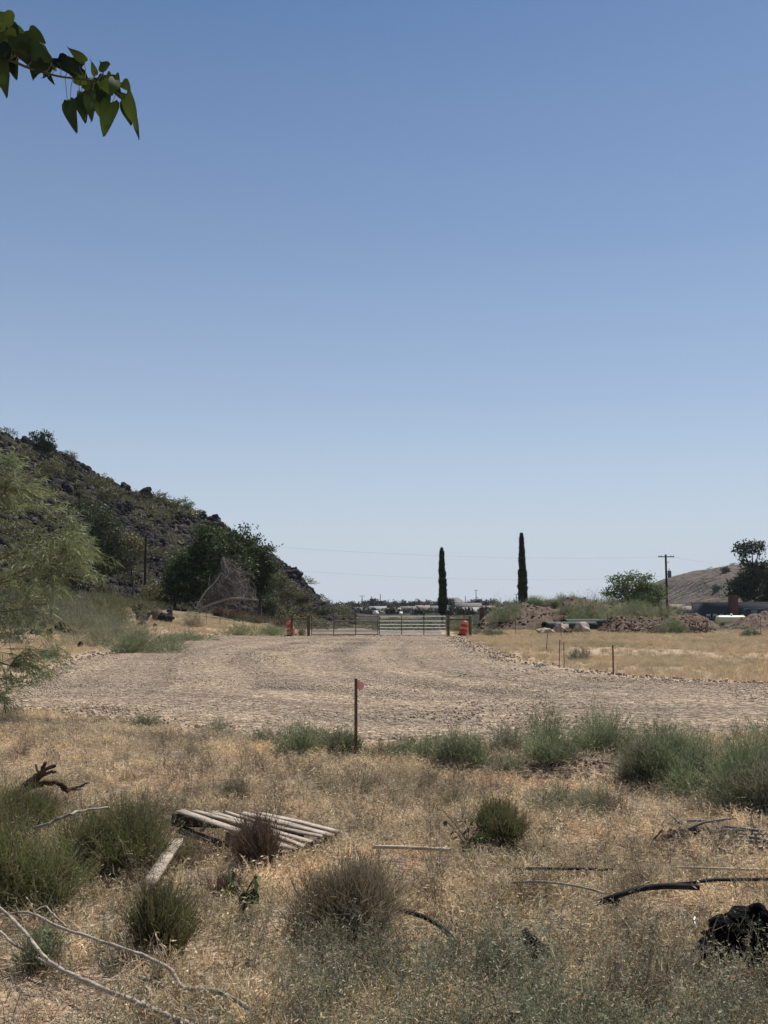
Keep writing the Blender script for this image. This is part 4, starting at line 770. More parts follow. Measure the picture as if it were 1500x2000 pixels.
for i, (px, Y) in enumerate([(330, 78), (289, 80), (245, 84)]): tpost(px, 1196, 1226, ORD[i]+' steel post leftwards past the start of the left fence row, near the lava rocks', Y=Y, group='fence posts by the lava rocks', lean=RNG.normal(0, 3))
for i, px in enumerate([1007, 1095, 1187, 1378, 1484]): tpost(px, 1203, 1242, ORD[i]+' tall steel post from the left in the fence before the dirt piles', Y=66, group='fence posts along the dirt piles', lean=RNG.normal(0, 1))
def stake(px, pyt, pyb, label, lean=0, flag=None, wd=.03, mat='rust'):
    b = gr(px, pyb); k = S(b.y); ht = (pyb-pyt)*k; e = empty('survey_stake', b, label, 'stake', 'marker stakes'); e.rotation_euler = (0, R(lean), RNG.uniform(-.3, .3))
    mk('shaft', boxb((0, 0, ht/2-.08), (wd, wd*.6, ht+.16), 0, ch=.002), M[mat], e)
    if flag:
        n = 6; V = []; 
        for i in range(n+1):
            t = i/n; V += [(wd*.4+flag*t, -.012+.012*math.sin(t*7), ht-.01-.05*t), (wd*.4+flag*t*.9, -.012+.014*math.sin(t*7+.5), ht-.10-.12*t*(1-t)+.0)]
        V += [(v[0], v[1]+.0015, v[2]) for v in V]; F_ = [(2*i, 2*i+2, 2*i+3, 2*i+1) for i in range(n)]+[(a+14, c+14, b_+14, d+14) for a, b_, c, d in [(2*i, 2*i+2, 2*i+3, 2*i+1) for i in range(n)]]
        F_ = [(2*i, 2*i+2, 2*i+3, 2*i+1) for i in range(n)]+[(2*i+15, 2*i+17, 2*i+16, 2*i+14) for i in range(n)]
        mk('flag', [(np.array(V), np.array(F_), 0)], M['flag'], e)
stake(695, 1329, 1484, 'brown stake with a pink and white flag standing at the near gravel edge', 0, .085, .034)
stake(1198, 1261, 1318, 'plain brown stake on the right edge of the gravel', 0, None, .04)
stake(1102, 1255, 1304, 'thin stake to the right of the flagged pair member in the right field', 0, None, .022)
stake(1092, 1250, 1305, 'thin stake with a scrap of pale ribbon near its top in the right field', 2, .05, .022)
stake(1067, 1238, 1272, 'thin leaning stake farthest left in the right field', 5, None, .028)
# ------------------------------------------------------------------ poles and wires
def pole(px, pyt, Y, label, r, arm=0, group=None, base=None, mat='pole', trans=False, armz=.35):
    b = base or gb(px, Y); top = at(px, pyt, Y); ht = top.z-b.z; e = empty('utility_pole', b, label, 'utility pole', group)
    mk('pole_shaft', tb([(0, 0, -.5), (0, 0, ht)], [r, r*.72], 0, 10), M[mat], e)
    if arm:
        mk('crossarm', boxb((0, -r*1.3, ht-armz), (arm, .1*arm/2, .12*arm/2), 0, ch=.01), M[mat], e)
        for x in (-.46, -.3, .3, .46): mk('insulator', lathe([(0, 0), (.05, .0), (.06, .05), (.03, .14), (0, .16)], 8, 0, Matrix.Translation((x*arm, -r*1.3, ht-armz+.06*arm/2))), M['transformer'], e)
    if trans:
        t = mk('transformer', lathe([(0, 0), (.26, .02), (.27, .1), (.27, .95), (.24, 1.02), (0, 1.06)], 16, 0, Matrix.Translation((.45, -.1, ht-3.4))), M['transformer'], e)
        mk('bushing', lathe([(.06, 0), (.05, .3), (.0, .32)], 8, 0, Matrix.Translation((.42, -.1, ht-2.36))), M['transformer'], t)
        mk('bracket', tb([(0, 0, ht-2.9), (.3, -.05, ht-2.9)], .04, 0, 6), M['rust'], e); mk('cutout_arm', tb([(0, -.1, ht-1.4), (.5, -.1, ht-1.0)], .03, 0, 6), M['rust'], e)
        mk('lower_arm', tb([(0, 0, ht-4.6), (.75, -.1, ht-4.5)], .035, 0, 6), M['rust'], e)
    return e, b, ht
P1, b1, h1 = pole(1303, 1083, 150, 'tall wooden power pole with crossarm and transformer, right of the mesquite tree', .19, 2.3, None, None, 'pole', True)
P0, b0, h0 = pole(282, 1046, 106, 'dark wooden pole at the foot of the rocky hill', .17, 0, None, gh(282, 106), 'pole')
e = empty('guy_pole', gh(277, 104), 'thin paler pole beside the dark pole at the foot of the hill', 'pole'); mk('shaft', tb([(0, 0, -.3), (.05, 0, 3.6)], [.07, .05], 0, 8), M['deadwood'], e); mk('cap', tb([(.05, 0, 3.6), (.05, 0, 3.72)], .075, 0, 8), M['rust'], e)
for i, (px, pt, ar, lb) in enumerate([(707, 1163, 3, 'far pole with a small head, leftmost on the skyline above the gate'), (743, 1160, 0, 'far plain pole on the skyline above the middle of the gate'), (909, 1164, 0, 'short far pole just right of the distant cone hill'), (930, 1152, 2.4, 'tall far pole with a crossarm right of the distant cone hill'), (1009, 1160, 2.6, 'far pole touching the left side of the taller cypress')]):
    pole(px, pt, 560, lb, .24, ar, 'poles on the far skyline', None, 'pole', False, .3)
def wire(a, b, sag, label, r=.006, grp='overhead power wires'):
    a = Vector(a); b = Vector(b); pts = [a.lerp(b, t)-Vector((0, 0, sag*4*t*(1-t))) for t in np.linspace(0, 1, 28)]
    tag(mk('power_wire', tb(pts, r, 0, 4), M['wire']), label, 'wire', grp)
A0 = at(282, 1047, 106); A1_ = at(1300, 1087, 150); wire(A0, A1_, 1.0, 'upper thin wire running from the hill pole to the power pole')
wire(at(282, 1088, 106), at(1301, 1125, 150), 1.3, 'lower thin wire running from the hill pole to the power pole')
wire(at(1306, 1087, 150), at(1800, 1140, 160), .6, 'upper wire leaving the power pole to the right')
wire(at(1310, 1124, 150), at(1440, 1150, 200), .4, 'lower wire leaving the power pole to the building')
# ------------------------------------------------------------------ dirt piles, boulders, pipes, tank
def pile(label, sil, Y, depth, mat='redsoil', ncl=300, seed=1, clod=(.06, .3), cmat='clod'):
    x0, x1 = sil[0][0], sil[-1][0]; b = gb((x0+x1)/2, Y); e = empty('dirt_pile', b, label, 'dirt pile', 'piles of dug earth'); k = S(Y)
    n = int((x1-x0)/1.2); xs = np.linspace(x0, x1, n); v = np.linspace(0, 1, 40); hs = np.interp(xs, *zip(*sil)); Z0 = float(b.z)
    X = (xs-750)[None]*k+0*v[:, None]; Yy = Y+(v-.5)[:, None]*depth+0*X; hh = np.maximum((1190-hs)*k+CAMH-Z0, 0.)
    pr = np.sin(np.pi*v)[:, None]**.7
    Z = hh[None]*pr*(1+.0*v[:, None])+((fbm(X*.8, Yy*.8, seed, 5)-.5)*1.1+(fbm(X*3, Yy*3, seed+5, 4)-.5)*.5)*np.minimum(hh[None]*.7, 1)*pr-.12
    ob = mk('earth_mound', [(np.stack([X-b.x, Yy-b.y, Z], -1), grid(X, Yy), 0)], M[mat], e, smooth=True)
    bl = []
    for i in range(ncl):
        j = RNG.integers(1, 28); c = RNG.integers(2, n-2); s_ = clod[0]+(clod[1]-clod[0])*RNG.uniform()**2.5; V, F_, _ = rockb((s_, s_*.8, s_*.65), 300+i % 40, 1, rough=.5)[0]
        a = RNG.uniform(0, 6.28); R_ = np.array([[math.cos(a), -math.sin(a), 0], [math.sin(a), math.cos(a), 0], [0, 0, 1]]); bl.append((V@R_.T+[X[j, c]-b.x, Yy[j, c]-b.y, Z[j, c]+s_*.15], F_, 0))
    c_ = mk('clods', bl, M[cmat], e); c_['kind'] = 'stuff'; return e
pile('long reddish dirt berm behind the black pipes', [(935, 1216), (960, 1200), (985, 1186), (1010, 1180), (1045, 1176), (1075, 1178), (1100, 1174), (1125, 1166), (1150, 1168), (1175, 1178), (1225, 1182), (1270, 1190), (1320, 1196), (1350, 1218)], 88, 13, ncl=900, seed=3, clod=(.05, .2))
pile('low brush-covered dirt pile in front of the power pole', [(1160, 1241), (1180, 1218), (1196, 1203), (1210, 1202), (1235, 1212), (1262, 1203), (1285, 1210), (1305, 1204), (1335, 1208), (1360, 1220), (1388, 1241)], 73, 6, ncl=600, seed=8, clod=(.05, .2))
pile('smooth brown dirt pile behind the low one, right of the power pole', [(1285, 1215), (1320, 1203), (1345, 1196), (1375, 1203), (1400, 1222)], 84, 6, ncl=120, seed=12, clod=(.04, .14))
pile('tan dirt pile at the right edge of the photo', [(1385, 1232), (1420, 1222), (1450, 1210), (1480, 1196), (1510, 1190), (1560, 1186), (1620, 1196), (1680, 1232)], 92, 10, ncl=200, seed=15, clod=(.04, .16))
for (px, py, rx, ry, Y, mt, lb) in [
    (975, 1196, 24, 20, 84, 'sage', 'green bush covering the left end of the berm'), (1000, 1188, 18, 12, 86, 'sage2', 'green bush on the left shoulder of the berm'), (1040, 1174, 13, 9, 88, 'sage', 'round bush on the berm top right of the taller cypress'),
    (1062, 1180, 14, 8, 87, 'sage2', 'flat bush on the berm top between two rounder ones'), (1085, 1180, 14, 10, 87, 'sage', 'drab bush on the middle of the berm top'), (1108, 1172, 18, 9, 88, 'sage2', 'low bush left of the berm peak'), (1128, 1204, 18, 14, 80, 'sage', 'green bush directly above the black pipes'),
    (1160, 1190, 22, 24, 82, 'sage', 'tall dark bush in the middle of the berm'), (1205, 1196, 36, 20, 80, 'sage', 'broad rounded bush below the mesquite tree'), (1182, 1180, 20, 10, 88, 'sage2', 'bush on the berm crest left of the mesquite'), (1244, 1182, 24, 12, 84, 'sage', 'dark bush just under the mesquite crown'),
    (1266, 1176, 13, 10, 86, 'oliveleaf', 'dark round bush beside the power pole'), (1288, 1194, 24, 12, 78, 'sage', 'low domed bush left of the power pole base'), (1318, 1224, 20, 18, 70.5, 'sage', 'round bush in front of the low dirt pile, right one of the two'), (1292, 1228, 18, 14, 70.5, 'sage2', 'greyish bush in front of the low dirt pile, left one of the two'),
    (1105, 1192, 16, 10, 83, 'sage2', 'thin green weeds on the berm face above the left pipe end'), (1462, 1238, 10, 6, 64, 'greyweed', 'small tumbleweed by the last fence post'), (940, 1236, 16, 7, 70, 'sage2', 'low weed patch right of the gate brace'), (965, 1240, 18, 6, 67, 'greyweed', 'low dry weed patch before the berm left end'), (895, 1224, 14, 8, 72, 'sage', 'green weeds behind the right orange drum')]:
    b = at(px, py+ry, Y); thistle('berm_bush', lb, 'bush', b, 2.5*rx*S(Y), 2.2*ry*S(Y), 900, M[mt], 'bushes on and around the dirt piles', leaf=.11, fine=.012)
    
# brush and roots heaped on the low pile
for i, (px, Y, lb) in enumerate([(1278, 70.8, 'tangle of grey dead branches on the low dirt pile'), (1352, 70.8, 'dark tangle of roots at the right end of the low dirt pile')]):
    b = gb(px, Y); e = empty('brush_heap', b, lb, 'brush heap'); bl = []
    for j in range(70):
        p = Vector((RNG.normal(0, .5), RNG.normal(0, .5), abs(RNG.normal(0, .35)))); d = Vector(RNG.normal(size=3))*.45; bl += tb([p, p+d*.5+Vector(RNG.normal(0, .06, 3)), p+d], [.035, .022, .008], 0, 4, False)
    o_ = mk('branches', bl, M['deadwood' if i == 0 else 'darkwood'], e); o_['kind'] = 'stuff'
    mk('root_ball', rockb((.5, .4, .35), 77+i, 3, c=(0, 0, .2), rough=.8), M['darkwood'], e)
def boulder(px0, px1, pyt, pyb, Y, mat, label, seed, group=None, cat='boulder', fy=.8, sub=4, base=None):
    k = S(Y); b = base or gb((px0+px1)/2, Y); s = ((px1-px0)*k/2, (px1-px0)*k/2*fy, (pyb-pyt)*k*.62)
    s = (s[0]*1.05, s[1], s[2]*1.05); o_ = mk('boulder' if cat == 'boulder' else 'rock', rockb(s, seed, sub, rough=.5), M[mat]); o_.location = (b.x, b.y, b.z+s[2]*.6); return tag(o_, label, cat, group)
boulder(1116, 1153, 1215, 1237, 70, 'palestone', 'larger pale topped boulder in front of the black pipe', 417, 'boulders by the black pipes')
boulder(1082, 1107, 1217, 1237, 70.5, 'palestone', 'pointed pale boulder left of the larger pale boulder', 409, 'boulders by the black pipes')
boulder(1050, 1082, 1228, 1240, 69.5, 'tanstone', 'low flat brown rock below the left end of the pipe', 403, 'boulders by the black pipes')
boulder(1100, 1118, 1227, 1239, 69, 'redsoil', 'small brown rock between the two pale boulders', 404, 'boulders by the black pipes')
for i, (a, b_, c, d, Y, lb) in enumerate([(263, 296, 1196, 1222, 70, 'left dark lava rock of the cluster beside the left fence'), (290, 322, 1200, 1228, 69, 'reddish middle lava rock of the cluster beside the left fence'), (312, 342, 1208, 1230, 68, 'right dark lava rock of the cluster beside the left fence'), (268, 290, 1212, 1230, 66, 'front dark lava rock at the bottom of the cluster'),
        (108, 130, 1228, 1248, 52, 'dark rock on the tan bank behind the willow'), (128, 150, 1242, 1256, 50, 'second smaller dark rock on the tan bank, lower right'), (92, 104, 1245, 1256, 50, 'smallest dark rock on the tan bank')]):
    boulder(a, b_, c, d, Y, 'basalt' if i != 1 else 'redsoil', lb, 420+i, 'lava rocks left of the gravel lot')
# distinct boulders on the hill skyline
for i, (a, b_, c, d, Y, lb) in enumerate([(233, 256, 943, 962, 163, 'black round boulder on the hill skyline, left of the largest one'), (266, 297, 953, 975, 165, 'largest black round boulder on the hill skyline'), (555, 588, 1104, 1134, 180, 'big dark boulder sticking up at the lower end of the hill'), (600, 612, 1150, 1162, 184, 'small dark boulder on the lowest skyline of the hill'), (385, 404, 998, 1014, 172, 'dark boulder at the edge where the skyline steepens'), (405, 432, 1004, 1024, 173, 'wide dark boulder just above the big tree on the skyline'), (130, 150, 902, 916, 156, 'dark boulder high on the skyline at the left')]):
    k = S(Y); u = (a+b_)/2; bb = at(u, d, Y); boulder(a, b_, c, d, Y, 'basalt', lb, 440+i, 'boulders on the hill skyline', base=bb)
def hollow(a, b_, r, label, mat='bigpipe', n=28, grp='black pipes by the berm', nm='large_pipe', cat='pipe'):
    a = Vector(a); b_ = Vector(b_); d = (b_-a); L_ = d.length; Mx = Matrix.Translation(a) @ d.to_track_quat('Z', 'Y').to_matrix().to_4x4()
    pr = [(r*.86, .02), (r, 0), (r*1.0, .3), (r, L_*.5), (r, L_-.3), (r, L_), (r*.86, L_-.02), (r*.86, L_*.5), (r*.86, .02)]
    return tag(mk(nm, lathe(pr, n, 0, Mx), M[mat], smooth=True), label, cat, grp)
hollow(at(1062, 1222, 72)+Vector((0, 0, 0)), at(1162, 1221, 74.5), .27, 'front black pipe whose open end points left')
hollow(at(1100, 1216.5, 76.5), at(1190, 1216, 79), .28, 'black pipe lying just behind the front one')
# cream propane tank
b = gb(1427, 118); e = empty('propane_tank', b, 'long cream tank lying on legs in front of the slate building', 'tank'); Ln = 3.5; rr = .46; cz = at(1427, 1210, 118).z-b.z
th = np.linspace(0, math.pi/2, 6); pr = [(0.001, -Ln/2)]+[(rr*math.sin(t), -Ln/2+.35-.35*math.cos(t)) for t in th[1:]]+[(rr*math.sin(t), Ln/2-.35+.35*math.cos(t)) for t in th[::-1][:-1]]+[(0.001, Ln/2)]
mk('tank_shell', lathe(pr, 28, 0, Matrix.Translation((0, 0, cz)) @ Matrix.Rotation(R(90), 4, 'Y')), M['tank'], e, smooth=True)
for x in (-1, 1): mk('saddle', boxb((x, 0, (cz-rr*.6)/2), (.18, .6, max(.2, cz-rr*.6)), 0, ch=.01), M['rust'], e)
mk('dome_cover', lathe([(.16, 0), (.16, .14), (.1, .22), (0, .23)], 14, 0, Matrix.Translation((.05, 0, cz+rr-.02))), M['white'], e)
# ------------------------------------------------------------------ buildings
def house(px0, px1, pyt, Y, label, wall, roof, gable='x', wins=3, depth=8, cat='house', door=True, base=None, rh=.38, chim=0, group='houses of the far town'):
    b = gb((px0+px1)/2, Y) if base is None else base; k = S(Y); w_ = (px1-px0)*k; top = at((px0+px1)/2, pyt, Y).z-b.z; e = empty('house', b, label, cat, group); wh = top*(1-rh); hw, hd = w_/2, depth/2
    if gable == 'flat': wh = top-.12
    mk('wall', boxb((0, 0, wh/2-.25), (w_, depth, wh+.5), 0), M[wall], e)
    o_ = .35
    if gable == 'flat': mk('roof', boxb((0, 0, wh+.07), (w_+.3, depth+.3, .14), 0, ch=.02), M[roof], e)
    else:
        if gable == 'x': v = [(-hw-o_, -hd-o_, wh-.1), (hw+o_, -hd-o_, wh-.1), (hw+o_, 0, top), (-hw-o_, 0, top), (hw+o_, hd+o_, wh-.1), (-hw-o_, hd+o_, wh-.1)]
        else: v = [(-hw-o_, -hd-o_, wh-.1), (-hw-o_, hd+o_, wh-.1), (0, hd+o_, top), (0, -hd-o_, top), (hw+o_, hd+o_, wh-.1), (hw+o_, -hd-o_, wh-.1)]
        V = v+[(x, y, z-.16) for x, y, z in v]; F_ = [(0, 1, 2, 3), (3, 2, 4, 5), (7, 6, 9, 8), (8, 9, 11, 10), (1, 0, 6, 7), (5, 4, 10, 11), (0, 3, 9, 6), (3, 5, 11, 9), (2, 1, 7, 8), (4, 2, 8, 10)]
        mk('roof', [(np.array(V), np.array(F_), 0)], M[roof], e)
        g = [(-hw+.01, 0, wh), (hw-.01, 0, wh)] if gable == 'x' else None
        gv = [(-hw, -hd+.01, wh), (-hw, hd-.01, wh), (-hw, 0, top-.2), (hw, -hd+.01, wh), (hw, hd-.01, wh), (hw, 0, top-.2)] if gable == 'x' else [(-hw+.01, -hd, wh), (hw-.01, -hd, wh), (0, -hd, top-.2), (-hw+.01, hd, wh), (hw-.01, hd, wh), (0, hd, top-.2)]
        mk('gable', [(np.array(gv), np.array([(0, 1, 2), (3, 4, 5)]), 0)], M[wall], e)
    for i in range(wins):
        x = -hw+w_*(i+.7)/(wins+.4); f = mk('window', boxb((x, -hd-.03, wh*.55), (min(1.5, w_/wins*.5), .08, min(1.1, wh*.4)), 0, ch=.01), M['white'], e)
        mk('pane', boxb((x, -hd-.08, wh*.55), (min(1.3, w_/wins*.5-.15), .03, min(.9, wh*.4-.15)), 0), M['glass'], f)
    if door: mk('door', boxb((hw*.72, -hd-.03, 1.0), (.95, .07, 2.0), 0, ch=.01), M['wallbrown'], e)
    if chim: mk('chimney', boxb((hw*.3, 0, top+.3), (.7, .7, 1.3), 0, ch=.02), M['brick'], e)
    return e
TW = [(676, 706, 1185.5, 505, 'tan house at the left end of the town, seen above the left gate half', 'walltan', 'rooflight', 'x', 3, 0), (700, 724, 1183, 560, 'grey house behind the tan one at the left end of the town', 'wallgrey', 'roof', 'y', 2, 1), (722, 757, 1184, 530, 'wide pale roofed house above the middle of the gate', 'wallgrey', 'rooflight', 'x', 4, 0),
      (756, 782, 1187, 500, 'low white roofed house right of the gate middle', 'walltan', 'rooflight', 'x', 3, 0), (786, 800, 1190, 490, 'small brown house between the white roof and the long dark building', 'wallbrown', 'roof', 'y', 1, 0), (796, 832, 1190, 470, 'long dark bluish building left of the shorter cypress', 'wallblue', 'roof', 'flat', 4, 0),
      (832, 858, 1190.5, 480, 'long pale low building touching the shorter cypress', 'wallgrey', 'rooflight', 'flat', 3, 0), (812, 838, 1182, 590, 'tan roofed house behind the long dark building', 'walltan', 'rooftan', 'x', 3, 1), (838, 858, 1183, 600, 'grey roofed house left of the shorter cypress, behind', 'wallgrey', 'roof', 'x', 2, 0), (782, 812, 1184, 580, 'brown house behind and left of the tan roofed one', 'wallbrown', 'roof', 'x', 3, 0),
      (963, 985, 1186, 480, 'low tan house between the big grey house and the berm', 'walltan', 'rooftan', 'x', 2, 0), (940, 966, 1183, 560, 'tan roofed house behind the brown block', 'walltan', 'rooftan', 'x', 2, 0), (985, 1012, 1184, 520, 'pale roofed house just left of the taller cypress', 'walltan', 'rooflight', 'x', 2, 0), (655, 676, 1190, 540, 'small grey house at the far left of the town', 'wallgrey', 'roof', 'y', 1, 0)]
for t_ in TW: house(*t_[:4], t_[4], t_[5], t_[6], t_[7], t_[8], 9, chim=t_[9])
house(890, 938, 1177.5, 330, 'big grey two part house with a low pitched roof right of the cone hill', 'wallgrey', 'roof', 'x', 4, 9, rh=.3)
house(872, 906, 1187, 300, 'lower gabled wing in front of the big grey house', 'wallgrey', 'rooftan', 'y', 2, 7, rh=.45)
house(905, 938, 1186, 310, 'small grey annex right of the gabled wing', 'wallgrey', 'rooflight', 'x', 3, 6, rh=.5)
house(946, 966, 1194, 172, 'low brown block shed left of the berm', 'wallbrown', 'roof', 'flat', 0, 4, 'shed', door=False, group='brown block shed by the berm')
e = empty('masonry_pillar', gb(941.5, 168), 'dark square masonry pillar beside the brown block shed', 'pillar'); hp = at(941, 1188, 168).z-e.location.z
mk('shaft', boxb((0, 0, hp/2-.2), (.8, .8, hp+.4), 0, ch=.02), M['brick'], e); mk('cap', boxb((0, 0, hp+.06), (.92, .92, .12), 0, ch=.02), M['wallbrown'], e)
b = gb(1440, 190); e = empty('building', b, 'low slate coloured building with a brick chimney under the pine', 'building'); tz = at(1440, 1178, 190).z-b.z; kk = S(190)
x0, x1 = (1376-1440)*kk, (1560-1440)*kk
mk('wall', boxb(((x0+x1)/2, 4, tz/2-.3), (x1-x0, 8, tz+.6), 0), M['wallblue'], e); mk('roof', boxb(((x0+x1)/2, 4, tz+.1), (x1-x0+.5, 8.5, .22), 0, ch=.02), M['rooftan'], e)
mk('chimney', boxb(((1431-1440)*kk, -.35, (tz+1.4)/2-.2), (1.6, .8, tz+1.8), 0, ch=.02), M['brick'], e)
for px in (1383, 1396, 1409, 1421, 1452, 1470):
    f = mk('window', boxb(((px-1440)*kk, -.03, 1.15), (.78, .08, .9), 0, ch=.01), M['palewin'], e); mk('pane', boxb(((px-1440)*kk, -.08, 1.0), (.6, .03, .42), 0), M['glass'], f)
e = empty('storage_container', gb(1472, 150), 'dark grey box container in front of the slate building', 'container'); hb = at(1472, 1188, 150).z-e.location.z
mk('box', boxb((0, 0, hb/2), (2.2, 2.4, hb-.1), 0, ch=.08), M['wallblue'], e); mk('door', boxb((-.4, -1.22, hb/2), (.9, .05, hb-.5), 0, ch=.02), M['wallgrey'], e)
house(1320, 1374, 1184, 300, 'long low house at the foot of the tan hill', 'wallbrown', 'rooftan', 'x', 4, 8, rh=.35, group='houses at the foot of the tan hill')
house(1308, 1330, 1180, 380, 'small tan house between the power pole and the long pale house', 'walltan', 'rooftan', 'x', 2, 7, group='houses at the foot of the tan hill')
# vehicles in the town: small white trucks and cars seen as bright spots
def van(px, Y, label, L=5.2, h=2.1, rz=0, mat='white', cat='van'):
    b = gb(px, Y); e = empty('parked_van', b, label, cat, 'white vehicles in the town'); e.rotation_euler = (0, 0, rz)
    bm = bmesh.new(); prof = [(-L/2, .35), (-L/2, h*.96), (-L/2+.15, h), (L*.22, h), (L*.34, h*.66), (L*.47, h*.55), (L/2, .75), (L/2, .35)]
    f = bm.faces.new([bm.verts.new((x, -.95, z)) for x, z in prof]); r_ = bmesh.ops.extrude_face_region(bm, geom=[f]); bmesh.ops.translate(bm, vec=(0, 1.9, 0), verts=[v for v in r_['geom'] if isinstance(v, bmesh.types.BMVert)]); bmesh.ops.recalc_face_normals(bm, faces=bm.faces[:])
    mk('body', bmb(bm), M[mat], e); mk('window', boxb((L*.13, 0, h*.8), (L*.26, 1.93, h*.24), 0, ch=.02), M['glass'], e)
    for x in (-L*.3, L*.3):
        for y in (-.9, .9): mk('wheel', lathe([(0, -.1), (.34, -.1), (.34, .1), (0, .1)], 14, 0, Matrix.Translation((x, y, .34)) @ Matrix.Rotation(R(90), 4, 'X')), M['rubber'], e)
van(733, 430, 'white van above the latch of the gate, left of the other white van', 4.2, 1.9, 1.3); van(779, 430, 'white van parked behind the right gate half', 4.4, 1.9, -1.2); van(745, 460, 'white vehicle a little behind and between the two white vans', 4.5, 1.8, .9, 'wallgrey')
van(988, 300, 'white car on the rise left of the taller cypress', 4.6, 1.5, 0, 'white', 'car'); van(1012, 120, 'white car roof showing over the berm beside the taller cypress', 4.6, 1.9, .15, 'white', 'car')
# far trees: each its own
fx = np.sort(np.concatenate([np.linspace(640, 860, 26)+RNG.normal(0, 2.5, 26), np.linspace(872, 1010, 15)+RNG.normal(0, 3, 15)]))
for i, px in enumerate(fx):
    Y = RNG.uniform(610, 700); rx = RNG.uniform(4, 9); top = 1175+RNG.normal(0, 2.6)+(3 if px < 700 else 0); ry = RNG.uniform(4, 6.5)
    tree('far_tree', ('far dark tree on the town skyline, number %s from the left' % (ORD[i] if i < 20 else ORD[i-20]+' after the twentieth' if i < 40 else 'forty one')), 'tree', gb(px, Y), Y, [(px, top+ry, rx, ry, 0), (px+rx*.6, top+ry*1.3, rx*.6, ry*.8, 0), (px-rx*.6, top+ry*1.4, rx*.6, ry*.7, 0)], 'farleaf', 26, 16, .9, 1.7, 'trees on the town skyline', .25, limbs=3)
for i, px in enumerate([664, 681, 697, 712, 727, 752, 766, 784, 801, 818, 839, 856, 881, 898, 916, 950, 968, 990]):
    Y = [300, 455, 470][i % 3] if px < 860 else 290; Y = max(Y, 290); rx = RNG.uniform(4, 8); ry = RNG.uniform(3.5, 6); bq = gb(px, Y); pb = 1190-(bq.z-CAMH)/Y*2009; ry = min(ry, 5.5)
    tree('town_tree', 'dark tree standing among the town houses, %s from the left' % ORD[i], 'tree', bq, Y, [(px, pb-ry*1.5, rx, ry, 0), (px+rx*.6, pb-ry, rx*.6, ry*.7, 0), (px-rx*.7, pb-ry, rx*.6, ry*.6, 0)], 'farleaf', 26, 18, .7, 1.3, 'trees among the town houses', .2, limbs=3)
for i, px in enumerate([1293, 1302, 1336, 1352, 1366, 1384, 1398, 1411, 1423, 1345, 1372, 1330, 1408]):   # bushes on the tan hill
    py = [1168, 1152, 1158, 1150, 1160, 1135, 1158, 1146, 1160, 1115, 1140, 1140, 1120][i]; j = int(np.argmin(np.abs(hx[0]-(px-750)/2009*620)));
    col = 1190-(hz[:30, j]-CAMH)/hy[:30, j]*2009; ii_ = int(np.argmin(np.abs(col-py))); b = Vector((hx[ii_, j], hy[ii_, j], hz[ii_, j]-.4)); Y = b.y; pyb = CAMH
    pc = 1190-(b.z-CAMH)/Y*2009; pxx = 750+b.x/Y*2009
    tree('hill_tree', ORD[i]+' dark round bush counted along the list of bushes dotting the tan hill' if False else 'dark round bush on the tan hill, %s' % ['left of all the others', 'by the power pole', 'low left of the middle', 'in the middle', 'low in the middle', 'upper middle', 'lower right of the middle', 'right of the middle', 'lowest at the right by the pine', 'highest, on the skyline at the left', 'just above the middle', 'left of the middle', 'near the skyline at the right'][i], 'bush', b, Y, [(pxx, pc-5, 6, 5, 0), (pxx+3, pc-3, 4, 3, 0)], 'farleaf', 24, 18, .9, 1.6, 'bushes on the tan hill', .15, limbs=3)
# ------------------------------------------------------------------ foreground things
def gp(px, py, z=.0): # point lying z above the terrain
    z0 = gr(px, py, z); return z0
# broken pallet: loose fan of planks on three stringers
FL, BL, BR_, FR = gz(340, 1581, .31), gz(520, 1588, .24), gz(678, 1621, .12), gz(566, 1660, .10)
c = (FL+BL+BR_+FR)/4; e = empty('broken_pallet', Vector((c.x, c.y, 0)), 'weathered grey wooden pallet, broken and sagging in the dry grass', 'pallet'); bo = e.location
def board(a, b_, wv, th, name, mat, par, off=Vector(), bow=0, seed=0):
    """plank between two points: split ends, slight bow"""
    a = Vector(a)-off; b_ = Vector(b_)-off; d = (b_-a); L_ = d.length; d.normalize(); s_ = Vector(wv).normalized(); s_ = (s_-d*s_.dot(d)).normalized(); n_ = d.cross(s_); n_ = -n_ if n_.z < 0 else n_; ww = Vector(wv).length/2; rr = random.Random(seed); V = []; n = 9
    for i in range(n):
        t = i/(n-1); p = a+d*L_*t+n_*(bow*math.sin(math.pi*t)); 
        for sx, sz in ((-1, 0), (1, 0), (1, -1), (-1, -1)):
            q_ = p+s_*sx*(ww+rr.uniform(-.003, .002))+n_*sz*th
            if i in (0, n-1): q_ += d*rr.uniform(-.03, .02)*(1 if i else -1)
            V.append(q_[:])
    F_ = [(i*4+j, i*4+(j+1) % 4, i*4+4+(j+1) % 4, i*4+4+j) for i in range(n-1) for j in range(4)]+[(3, 2, 1, 0), (n*4-4, n*4-3, n*4-2, n*4-1)]
    return mk(name, [(np.array(V), np.array(F_), 0)], M[mat], par)
for i in range(6):
    t = (i+.3)/6; a = FL.lerp(BL, t); b_ = FR.lerp(BR_, t); ext = (b_-a)*(.03*math.sin(i*2.3)); wv = (BL-FL).normalized()*[.066, .045, .052, .042, .058, .045][i]
    board(a-ext*.5, b_+ext+(Vector((0, 0, .02)) if i == 3 else Vector()), wv, .012, 'plank', 'plank', e, bo, .014*math.sin(i*1.7), i)
for t in (.015, .5, .93):
    a = FL.lerp(FR, t); b_ = BL.lerp(BR_, t); board(a-Vector((0, 0, .026+.045))-(b_-a)*.02, b_-Vector((0, 0, .071)), Vector((0, 0, .09)), .04, 'stringer', 'plankdarkshade', e, bo, 0, 20+int(t*10))
